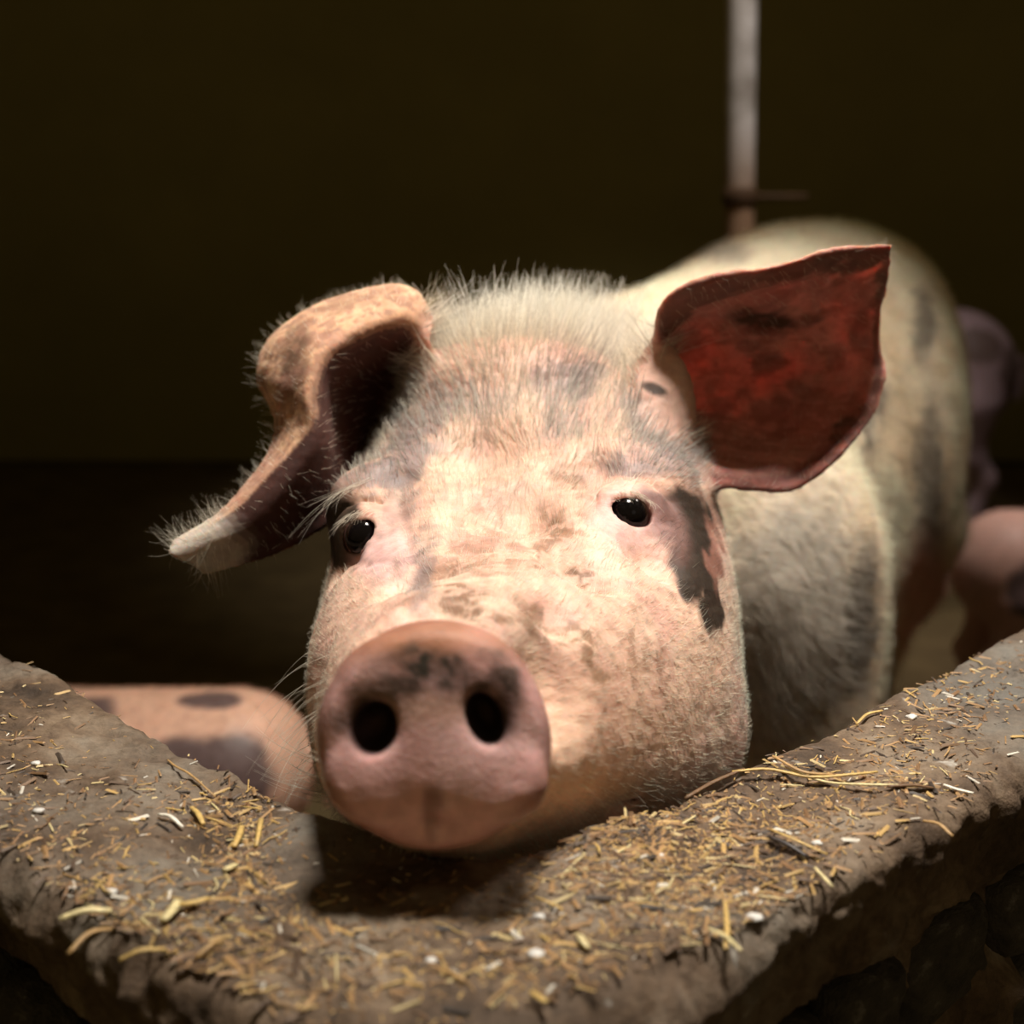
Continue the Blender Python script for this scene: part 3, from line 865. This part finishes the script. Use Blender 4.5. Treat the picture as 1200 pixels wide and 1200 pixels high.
ME.b.inputs['Roughness'].default_value = 0.10; ME.b.inputs['Specular IOR Level'].default_value = 0.2
for E, rz in ((E_R, -4), (E_L, 10)):
    o = link('eye', sphere_mesh('eye', .0128), ME.m, pig, tuple(to_world(E) - ORG))
    o.rotation_euler = (-PITCH, 0, math.radians(rz))

# ---- bristles
area = np.full(len(V), 0.0)
e1 = Wd[Q[:, 1]] - Wd[Q[:, 0]]; e2 = Wd[Q[:, 3]] - Wd[Q[:, 0]]
fa = np.linalg.norm(np.cross(e1, e2), axis=1)
for k in range(4): area += np.bincount(Q[:, k], fa / 4, len(V))
SN = to_world(P(509, 862, .50))
facing = ((NW * (np.array([0, 0, CAM_Z]) - Wd)).sum(1) / np.linalg.norm(np.array([0, 0, CAM_Z]) - Wd, axis=1))
viewable = sstep(facing, -.45, -.2)
cream = np.array([.92, .86, .72])
def bristles(name, dens, length, radius, colf, lift, seed, curl=.25, flow=None, npt=5):
    r = np.random.default_rng(seed)
    lam = np.clip(dens, 0, None) * area
    n = r.poisson(lam); idx = np.repeat(np.arange(len(V)), n)
    jit = r.normal(0, .0011, (len(idx), 3)) * np.where(d_[idx] > 1.08, 3, 1)[:, None]
    nn = NW[idx]; jit -= (jit * nn).sum(1)[:, None] * nn
    root = Wd[idx] + jit - nn * .0006
    fl = (Wd[idx] - SN) if flow is None else flow[idx]
    fl = fl + (np.stack([noise(Wd[idx] * 30, q) for q in (31, 32, 33)], -1) - .5) * .32 * np.linalg.norm(fl, axis=1)[:, None]
    ln = (length[idx] if isinstance(length, np.ndarray) else np.full(len(idx), length)) * r.uniform(.55, 1.15, len(idx))
    ra = (radius[idx] if isinstance(radius, np.ndarray) else radius) * r.uniform(.7, 1.2, len(idx))
    c = colf(idx, r)
    li = lift[idx] if isinstance(lift, np.ndarray) else lift
    return make_hair(name, pig, root, nn, fl, ln, ra, np.clip(c, 0, 1), curl, li, npt, seed, ORG), len(idx)
def hairmix(idx, r):
    g = np.maximum(GREY, PATCH_SHADE)[idx][:, None] * r.uniform(.5, 1, (len(idx), 1))
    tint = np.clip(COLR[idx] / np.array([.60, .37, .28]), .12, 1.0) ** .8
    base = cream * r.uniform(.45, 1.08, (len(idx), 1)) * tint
    dark_ = np.array([.26, .22, .20]) * r.uniform(.5, 1.6, (len(idx), 1)) * (1 - .8 * PATCH_SHADE[idx][:, None])
    return np.where(r.uniform(0, 1, (len(idx), 1)) < np.maximum(g * .6, PATCH_SHADE[idx][:, None] * .95), dark_, np.maximum(base, cream * .5 * (g > .3)))
notdisc = 1 - dm
eyegap = 1 - np.maximum(spot(737, 606, 48, 40, 0, .3, .1, 0), spot(432, 630, 52, 44, 0, .3, .1, 0))
headm = (d_ < 1.10) * notdisc * viewable * eyegap * (1 - EARW) * (1 - spot(788, 462, 40, 50, 0, .3, .1, .2, .91))
crown = sstep(-PY, -460, -385) * sstep(d_, .88, .98) * (.25 + .75 * sstep(PX, 480, 545) * sstep(-PX, -800, -735))
brow = sstep(-PY, -600, -480)
hl = .0080 + .015 * brow + .012 * crown + .003 * sstep(d_, .70, .80)
n_tot = []
n_tot.append(bristles('head_bristles', headm * (120000 + 10000 * brow + 60000 * crown) * (1 - .8 * PATCH_SHADE), hl, .00010 + .00008 * brow, hairmix, .05 + .12 * brow + .4 * crown, 3, .14)[1])
n_tot.append(bristles('crown_bristles', (d_ < 1.10) * viewable * (1 - EARW) * crown ** 2 * 85000, .050, .00024, lambda i, r: np.array([.97, .94, .84]) * r.uniform(.75, 1.03, (len(i), 1)), .55, 4, .16)[1])
edge_r = (EARW > .5)
earlen = np.where(edge_r, .007, .004) + .008 * RIML
n_tot.append(bristles('ear_bristles', EARW * (1 - EIN * .85) * 90000 * (1 + 1.5 * RIML), earlen, .00009, lambda i, r: cream * r.uniform(.6, 1.05, (len(i), 1)), .35, 5, .3)[1])
tipm = (EARW > .5) * (PX < 260)
n_tot.append(bristles('ear_tip_bristles', tipm * 60000., .020, .00010, lambda i, r: cream * r.uniform(.6, 1.0, (len(i), 1)), .25, 6, .4)[1])
back = np.tile(np.array([.25, .8, -.35]), (len(V), 1))
def bodyhair(idx, r):
    base = np.clip(COLR[idx] * 1.25 + .08, 0, .9) * r.uniform(.7, 1.15, (len(idx), 1)); return base
n_tot.append(bristles('body_bristles', (d_ >= 1.02) * viewable * (1 - EARW) * 34000, .022, .00022, bodyhair, .22, 7, .3, back, 4)[1])
chin = (d_ < .90) * notdisc * viewable * sstep(PY, 900, 960)
n_tot.append(bristles('chin_bristles', chin * 26000, .012, .00011, lambda i, r: cream * r.uniform(.4, .9, (len(i), 1)), .4, 8, .4)[1])
whisk = (d_ < .80) * (PX < 392) * (PY > 760) * (PY < 960) * notdisc
fw = np.tile(np.array([-1., -.2, -.15]), (len(V), 1))
n_tot.append(bristles('whiskers', whisk * 5000. * (facing > -.3), .036, .00013, lambda i, r: cream * r.uniform(.6, 1., (len(i), 1)), .45, 9, .5, fw, 7)[1])
# pale lashes on the upper lids, the long ones hanging out past the left brow
def lashes(pts, n, length, dirv, seed, rad=.00016):
    r = np.random.default_rng(seed); full = lambda p: eyes(p, core(p))
    roots = []
    pts = np.array(pts, float)
    for k in range(n):
        t = r.uniform(0, len(pts) - 1.001); i = int(t); q = pts[i] * (1 - t + i) + pts[i + 1] * (t - i) + r.normal(0, 1.0, 2)
        roots.append(P(q[0], q[1], trace(full, *q)))
    roots = to_world(np.array(roots)); dv = np.array(dirv) / np.linalg.norm(dirv)
    nn = np.tile(dv, (n, 1)); fl = np.tile(np.array([0, -.3, -1.]), (n, 1)) + r.normal(0, .2, (n, 3))
    o = make_hair('eyelashes', pig, roots, nn, fl, length * r.uniform(.6, 1.1, n), np.full(n, rad), cream * r.uniform(.7, 1, (n, 1)), .45, .8, 6, seed, ORG)
lashes([(716, 584), (726, 576), (744, 576), (764, 590)], 46, .009, (.55, -.8, .1), 21, .00013)
lashes([(446, 603), (432, 598), (414, 600), (402, 610)], 30, .012, (-.8, -.55, -.1), 22, .00013)
lashes([(440, 560), (418, 566), (400, 578)], 14, .045, (-.65, -.5, .0), 23, .00012)
print('hair', n_tot, time.time() - T0)
# ------------------------------------------------------------------ smaller pigs in the pen
def small_pig(loc, rz, h, base, spots, label, seed):
    def J(x, y, z): return np.array([x, y, z])
    def sd(p, hd=None):
        f = rcone(p, J(-.33, 0, .66), J(.42, 0, .69), .265, .275)
        f = smin(f, ellip(p, J(.05, 0, .60), (.42, .27, .27)), .08)
        f = smin(f, rcone(p, J(-.40, 0, .70), J(-.72, 0, .66), .22, .15), .10)
        f = smin(f, rcone(p, J(-.72, 0, .64), J(-.97, 0, .54), .125, .070), .06)
        f = smin(f, rcone(p, J(-.985, 0, .535), J(-1.0, 0, .53), .078, .078), .015)
        for s in (-1, 1):
            f = smin(f, ellip(p, J(-.70, .15 * s, .80), (.13, .020, .085), rot('X', 35 * s) @ rot('Y', 25)), .02)
            L = [(-.34, .13 * s, .50, .12), (-.36, .13 * s, .26, .062), (-.35, .13 * s, .10, .048), (-.37, .13 * s, .045, .052)]
            for a, b in zip(L[:-1], L[1:]): f = smin(f, rcone(p, J(*a[:3]), J(*b[:3]), a[3], b[3]), .03)
            L = [(.40, .13 * s, .56, .19), (.43, .14 * s, .36, .105), (.54, .14 * s, .24, .058), (.50, .14 * s, .10, .046), (.47, .14 * s, .045, .052)]
            for a, b in zip(L[:-1], L[1:]): f = smin(f, rcone(p, J(*a[:3]), J(*b[:3]), a[3], b[3]), .03)
            f = smax(f, -rcone(p, J(-1.10, .03 * s, .53), J(-1.0, .03 * s, .53), .016, .012), .01)
        T = [(.66, 0, .78), (.72, 0, .74), (.74, .01, .66), (.735, .02, .56)]
        for a, b in zip(T[:-1], T[1:]): f = smin(f, rcone(p, J(*a), J(*b), .022, .016), .015)
        return f
    st = .016
    g = lambda lo, hi: axis([(lo, hi, st)])
    V, Q = surface_nets(sd, g(-1.15, .85), g(-.36, .36), g(-.04, 1.02))
    c = np.tile(np.array(base), (len(V), 1)) * (.85 + .3 * fbm(V * 6 + seed, 3, seed))[:, None]
    for (x, y, z, rx, rz_, ry) in spots:
        k = np.linalg.norm((V - np.array([x, y, z])) / np.array([rx, ry, rz_]), axis=1) + (fbm(V * 8, 3, seed + 5) - .5) * .6
        m = sstep(-k, -1.15, -.85)[:, None]; c = c * (1 - m) + np.array([.13, .085, .08]) * m
    V = V * h
    me = new_mesh('small_pig', V, Q)
    set_col(me, 'col', c); set_f(me, 'rough', np.full(len(V), .5)); set_f(me, 'sss', np.full(len(V), .1))
    o = link('small_pig', me, SKIN, None, loc); o.rotation_euler = (0, 0, rz)
    tag(o, label, 'pig', 'smaller pigs in the pen')
    for s in (-1, 1):
        e = link('eye', sphere_mesh('eye', .016 * h, 12), ME.m, o, (-.79 * h, .118 * h * s, .71 * h))
    n = vnormals(me)
    r = np.random.default_rng(seed); idx = r.integers(0, len(V), 5000)
    Mw = np.array(Matrix.Rotation(rz, 3, 'Z'))
    fl = np.tile(np.array([1., 0, -.3]), (len(idx), 1))
    make_hair('bristles', o, V[idx], n[idx], fl, np.full(len(idx), .03 * h) * r.uniform(.6, 1.2, len(idx)), np.full(len(idx), .00025), np.clip(c[idx] * 1.3, 0, 1), .3, .2, 3, seed)
    return o
small_pig((-.475, 1.60, 0), math.radians(-8), .345, (.66, .40, .29), [(.40, -.26, .76, .26, .16, .14), (-.15, -.14, .92, .20, .05, .12), (.35, -.05, .97, .12, .05, .06)],
          'low pink piglet with dark patches behind the left arm of the wall', 31)
small_pig((1.03, 2.40, 0), math.radians(186), .37, (.66, .42, .35), [(.42, .28, .66, .13, .15, .12)],
          'pink piglet with a dark patch behind the far end of the right wall', 32)
small_pig((.90, 3.65, 0), math.radians(4), .60, (.34, .24, .27), [(.45, -.26, .85, .13, .10, .1), (.6, -.1, .72, .1, .1, .2)],  # mauve of the dim bluish light is put into this base colour
          'dusky mauve pig far back in the dark behind the large pig', 33)
print('small pigs', time.time() - T0)

# ------------------------------------------------------------------ straw, chips and grit on the wall
def on_wall(px, py, z=WALL_Z):
    v = P(px, py, 1.0); dw = to_world(v) - np.array([0, 0, CAM_Z]); t = (z - CAM_Z) / dw[2]
    return dw[0] * t, dw[1] * t
def straw_mat(name, c, rough=.5):
    M = Mat(name); co = M.coord()
    n = M.noise(300, 3, .6, co)
    M.l(M.ramp(n, [(.3, tuple(x * .6 for x in c)), (.65, c)]), M.b.inputs['Base Color']); M.b.inputs['Roughness'].default_value = rough
    return M.m
SM = {'gold': straw_mat('golden_straw', (.62, .42, .14)), 'pale': straw_mat('pale_straw', (.74, .62, .32)), 'tan': straw_mat('tan_straw', (.46, .28, .11)),
      'brown': straw_mat('brown_stalk', (.17, .09, .04)), 'white': straw_mat('bleached_straw', (.85, .80, .68)), 'dark': straw_mat('dark_husk', (.03, .02, .015)),
      'grit': straw_mat('white_grit', (.72, .70, .66), .6)}
def stalk_mesh(name, pts, wdt, seg=6, flat=.55, hollow=False):
    pts = catmull(np.array(pts, float), max(5, 3 * len(pts)), 0)
    n = len(pts); V = []; F = []
    for k in range(n):
        t = pts[min(k + 1, n - 1)] - pts[max(k - 1, 0)]; t /= np.linalg.norm(t)
        s = np.cross(t, [0, 0, 1.]); s /= np.linalg.norm(s) + 1e-9; u = np.cross(s, t)
        w_ = wdt * (0.75 + .25 * math.sin(math.pi * k / (n - 1)))
        for j in range(seg):
            a = 2 * math.pi * j / seg
            V.append(pts[k] + s * math.cos(a) * w_ + u * math.sin(a) * w_ * flat)
    for k in range(n - 1):
        for j in range(seg):
            a = k * seg + j; b = k * seg + (j + 1) % seg; F.append((a, a + seg, b + seg, b))
    F.append(tuple(range(seg))); F.append(tuple(range(n * seg - seg, n * seg))[::-1])
    return new_mesh(name, np.array(V), F)
def stalk(name, pxs, wdt, mat, label, cat='straw', lift=.0, group=None):
    W3 = []
    for q in pxs:
        x, y = on_wall(q[0], q[1]); z = float(wall_top_z(x, y)) + wdt * .6 + (q[2] if len(q) > 2 else 0) + lift
        if len(q) < 3 or q[2] == 0: z = max(z, max(float(wall_top_z(x + dx, y + dy)) for dx in (-.002, .002) for dy in (-.002, .002)) + wdt * .5)
        W3.append((x, y, z))
    W3 = np.array(W3); c = W3.mean(0)
    o = link(name, stalk_mesh(name, W3 - c, wdt), SM[mat], None, tuple(c))
    return tag(o, label, cat, group)
stalk('straw_stalk', [(803, 934), (835, 918, .003), (872, 905, .004)], .0014, 'brown', 'dark brown stalk lying along the pen-side edge beside the pig jaw')
stalk('straw_stalk', [(858, 908, .004), (900, 906, .005), (950, 912, .004), (1000, 911, .003), (1028, 905, .002)], .0012, 'gold', 'longest golden straw stalk, lying along the middle of the right arm')
stalk('straw_stalk', [(915, 903, .004), (965, 915, .003), (1010, 925, .003), (1052, 926, .001)], .0010, 'pale', 'pale straw stalk crossing just under the longest golden one')
stalk('straw_stalk', [(975, 909, .003), (940, 910, .006), (905, 897, .006)], .0012, 'tan', 'tan straw stalk leaning on the longest golden one')
stalk('straw_stalk', [(1106, 915, .001), (1122, 919, .001), (1141, 924, .001)], .0011, 'white', 'bleached white straw piece lying alone near the outer edge')
stalk('straw_stalk', [(1040, 928, .002), (1070, 924, .002), (1094, 921, 0)], .0014, 'brown', 'brown stalk end beside the dark crumbs on the right arm')
stalk('straw_stalk', [(1082, 962, .001), (1100, 968, .001), (1117, 978, .001)], .0012, 'tan', 'tan straw piece at the outer edge above the crack')
stalk('straw_husk', [(900, 983, .002), (925, 992, .003), (948, 1000, .001)], 0.0018, 'dark', 'black husk with a golden rim on the right arm', 'husk')
stalk('straw_stalk', [(903, 980, .004), (930, 990, .005), (970, 1000, .002)], .0009, 'gold', 'thin golden straw lying over the black husk')
stalk('straw_stalk', [(955, 1017, .001), (976, 1034, .001)], .0010, 'pale', 'short pale straw set diagonally below the black husk')
stalk('straw_stalk', [(850, 1118, .001), (852, 1090, .002), (850, 1060, .001)], .0013, 'gold', 'upright golden straw hanging over the outer edge of the right arm')
stalk('straw_stalk', [(830, 1098, .002), (850, 1107, .003), (868, 1123, .002)], .0011, 'pale', 'pale straw crossing the upright golden one')
stalk('straw_stalk', [(70, 1079, .001), (100, 1074, .002), (131, 1071, .001)], .0021, 'pale', 'thick pale yellow straw near the left arm outer edge')
stalk('straw_stalk', [(192, 1095, .001), (204, 1080, .002), (209, 1072, .002)], .0024, 'pale', 'stubby pale yellow straw, lower piece of the bent pair on the left')
stalk('straw_stalk', [(205, 1074, .002), (222, 1075, .002), (246, 1070, .002)], .0018, 'gold', 'yellow straw, upper piece of the bent pair on the left')
stalk('straw_stalk', [(196, 881, .001), (206, 896, .002), (224, 910, .002), (252, 926, .001)], .0008, 'tan', 'long thin curved tan stem near the piglet')
stalk('straw_stalk', [(186, 952, .001), (200, 957, .002), (214, 964, .001)], .0012, 'white', 'white splinter lying on the left arm')
stalk('straw_stalk', [(224, 942, .001), (232, 952, .002), (238, 962, .001)], .0016, 'gold', 'short golden straw right beside the white splinter')
stalk('straw_stalk', [(274, 990, .001), (280, 975, .002), (283, 965, .001)], .0018, 'gold', 'short upright golden straw halfway down the left arm')
stalk('straw_stalk', [(302, 975, .001), (306, 962, .003), (300, 990, .001)], .0014, 'gold', 'bent golden straw at the pen-side edge by the snout')
stalk('straw_stalk', [(263, 1029, .001), (277, 1020, .001)], .0018, 'pale', 'stubby pale straw beside the snout shadow')
stalk('straw_stalk', [(80, 1122, .001), (105, 1105, .003), (132, 1096, .001)], .0014, 'tan', 'curved tan straw hanging over the outer edge on the left')
stalk('straw_stalk', [(140, 1132, .001), (165, 1128, .003), (195, 1122, .001)], .0013, 'gold', 'straight golden straw below the bent pair on the left')
stalk('straw_stalk', [(230, 1130, .001), (248, 1120, .003), (260, 1110, .001)], .0014, 'tan', 'tan straw slanting up to the right below the snout shadow')
stalk('straw_stalk', [(680, 1108, .001), (681, 1118, .002), (690, 1125, .001)], .0016, 'pale', 'pale crescent of straw at the front middle of the wall')
stalk('straw_stalk', [(622, 1180, .001), (640, 1199, .001)], .0015, 'gold', 'golden straw at the very front edge of the wall')
stalk('straw_stalk', [(520, 1152, .001), (545, 1168, .001)], .0012, 'tan', 'tan straw at the front of the wall under the snout shadow')
stalk('straw_stalk', [(1004, 846, .001), (1016, 838, .002), (1034, 834, .001)], .0011, 'gold', 'curled golden straw at the pen-side edge below the pig legs')

# repeated short pieces: one prototype per shape and colour, copied
def short_mesh(k):
    r = np.random.default_rng(100 + k); L = .5
    b = r.normal(0, .10, 2)
    pts = [(-L, 0, 0), (-L * .3, b[0] * .6, .01), (L * .3, b[1] * .6, .015), (L, (b[0] + b[1]) * .7, 0)]
    return stalk_mesh('straw_piece', pts, .035 + .03 * r.random(), 5)
SHORT = []
for mname in ('gold', 'tan', 'pale', 'brown'):
    for k in range(4):
        m_ = short_mesh(len(SHORT)); m_.materials.append(SM[mname]); SHORT.append(m_)
ZONES = [(700, 965, 40, 26, 6), (760, 1000, 60, 36, 10), (850, 1050, 60, 45, 10), (900, 950, 70, 30, 7), (840, 1000, 70, 40, 7), (1010, 915, 60, 25, 4), (1075, 850, 50, 30, 3), (1150, 800, 50, 24, 3),
         (1090, 900, 50, 40, 2), (620, 1120, 110, 40, 5), (690, 1080, 60, 40, 3), (500, 1150, 120, 30, 3),
         (210, 1110, 80, 40, 9), (285, 995, 26, 50, 6), (100, 1080, 50, 40, 5), (60, 990, 50, 60, 3), (20, 920, 20, 60, 1.5), (260, 935, 60, 16, 3), (340, 1110, 60, 40, 3), (160, 1000, 70, 60, 2)]
def sample_zone(r):
    wts = np.array([z[4] for z in ZONES]); z = ZONES[r.choice(len(ZONES), p=wts / wts.sum())]
    return r.normal(z[0], z[2]), r.normal(z[1], z[3])
def on_slab(x, y, m=.004):
    return y > outer_y(x) + m + .010 and y < inner_y(x) - m - .006
LANDMARKS = [(940, 910, 'the longest golden stalk'), (925, 990, 'the black husk'), (852, 1095, 'the upright golden straw'), (884, 1068, 'the shiny pale pebble'), (775, 1003, 'the crumb below the jaw'),
             (680, 1115, 'the pale straw crescent'), (1122, 919, 'the bleached white straw'), (1020, 825, 'the curled straw at the edge'), (1150, 800, 'the far right bend'), (710, 955, 'the pig jaw'),
             (535, 1160, 'the tan front straw'), (628, 1160, 'the front grit lump'), (100, 1075, 'the thick yellow straw'), (215, 1080, 'the bent yellow pair'), (279, 978, 'the upright left straw'), (200, 957, 'the white splinter'),
             (45, 951, 'the left arm grit'), (42, 880, 'the far left grit'), (170, 1128, 'the straight golden straw'), (245, 1120, 'the slanting tan straw'), (330, 1110, 'the snout shadow'), (130, 1046, 'the grit above the yellow straw')]
r = np.random.default_rng(77)
n = 0
while n < 230:
    px, py = sample_zone(r)
    if not (-20 < px < 1220 and py < 1215): continue
    x, y = on_wall(px, py)
    if not on_slab(x, y, .006): continue
    if 300 < px < 620 and 985 < py < 1080: continue
    x, y = float(x), float(y)
    L = r.uniform(.006, .017)
    right = px > 480
    mi = r.choice(16, p=np.array([5] * 4 + [4] * 4 + [3] * 4 + [2] * 4) / 56)
    o = bpy.data.objects.new('straw_piece', SHORT[mi]); COL.objects.link(o)
    wd = r.uniform(.6, 1.0) * (.012 / L) ** .5
    o.scale = (L, L * wd, L * wd)
    o.location = (x, y, float(wall_top_z(x, y)) + L * .035)
    o.rotation_euler = (r.uniform(-.3, .3), r.uniform(-.18, .18), r.uniform(0, 6.28) if r.random() < .5 else (math.radians(40) if right else math.radians(-50)) + r.normal(0, .5))
    cn = ('golden', 'tan', 'pale', 'brown')[mi // 4]
    lm = min(LANDMARKS, key=lambda q: math.hypot(q[0] - px, q[1] - py))
    size = 'tiny' if L < .0085 else 'short' if L < .0115 else 'middling' if L < .0145 else 'longish'
    shp = ('straight', 'slightly curved', 'bowed', 'crooked')[mi % 4]
    dx, dy = px - lm[0], py - lm[1]
    sd_ = ('right of' if dx > 0 else 'left of') if abs(dx) > abs(dy) else ('in front of' if dy > 0 else 'behind')
    tag(o, f'{size} {shp} {cn} straw scrap {sd_} {lm[2]}', 'straw', 'short straw scraps on the wall')
    n += 1
# pale grit
for q, sz, lab in (((628, 1131), .0028, 'white grit lump at the front middle of the wall'), ((606, 1075), .0018, 'small white grit by the snout shadow edge'), ((632, 1081), .0022, 'white grit just right of the smaller one by the snout shadow'),
              ((884, 1068), .0030, 'shiny pale pebble on the right arm near its outer edge'), ((775, 1003), .0016, 'white crumb lying in the straw below the pig jaw'), ((45, 951), .0024, 'white grit on the left arm'),
              ((130, 1046), .0024, 'pale grit above the thick yellow straw'), ((1068, 843), .0026, 'pale grit high on the right arm'), ((958, 985), .0022, 'pale grit beside the long golden stalk'),
              ((505, 1138), .0020, 'small pale grit in front of the snout shadow'), ((42, 893), .0022, 'pale grit far up the left arm')):
    x, y = on_wall(*q)
    m_ = sphere_mesh('grit', 1, 12); v = np.empty(len(m_.vertices) * 3, np.float32); m_.vertices.foreach_get('co', v); v = v.reshape(-1, 3)
    v = v * (1 + (fbm(v * 1.4 + sz * 5000, 3, 4) - .5)[:, None] * .9) * np.array([1.2, .9, .6]) * sz
    m_.vertices.foreach_set('co', v.astype(np.float32).ravel()); m_.update()
    tag(link('grit', m_, SM['grit'], None, (float(x), float(y), float(wall_top_z(x, y)) + sz * .25)), lab, 'grit')
# crumbled litter nobody could count
N = 7600
V_, F_, C_ = [], [], []
pal = np.array([(.46, .30, .11), (.34, .20, .085), (.55, .43, .21), (.20, .11, .05), (.10, .06, .035), (.05, .035, .025), (.60, .56, .48)])
pw = np.array([.16, .24, .06, .24, .17, .11, .02])
cnt = 0
while cnt < N:
    if r.random() < .80: px, py = sample_zone(r)
    else: px, py = r.uniform(-40, 1240), r.uniform(740, 1230)
    x, y = on_wall(px, py)
    if not on_slab(x, y, .003): continue
    L = r.uniform(.0006, .0028) if r.random() < .80 else r.uniform(.003, .006)
    wv = L * r.uniform(.08, .28) if L > .0016 else L * .5
    a = r.uniform(0, 6.28); ca, sa = math.cos(a), math.sin(a)
    z = float(wall_top_z(x, y)) + wv * .25
    tl = r.normal(0, .25); b = len(V_)
    for (u, v_, h_) in ((-L, -wv, 0), (L, -wv * .7, 0), (L, wv, 0), (-L, wv * .6, 0), (-L * .8, 0, wv * .7), (L * .8, 0, wv * .7)):
        V_.append((x + u * ca - v_ * sa, y + u * sa + v_ * ca, z + h_ + u * tl * .5))
    F_ += [(b, b + 3, b + 2, b + 1), (b, b + 1, b + 5, b + 4), (b + 2, b + 3, b + 4, b + 5), (b + 1, b + 2, b + 5), (b + 3, b, b + 4)]
    c = pal[r.choice(7, p=pw)] * r.uniform(.7, 1.25); C_ += [c] * 6
    cnt += 1
me_ = new_mesh('straw_litter', np.array(V_), F_, False); set_col(me_, 'col', np.array(C_))
ML = Mat('litter'); ML.l(ML.attr('col'), ML.b.inputs['Base Color']); ML.b.inputs['Roughness'].default_value = .6
tag(link('straw_litter', me_, ML.m), 'crumbled chaff and dirt strewn over the wall top', 'litter', None, 'stuff')
print('done', time.time() - T0)
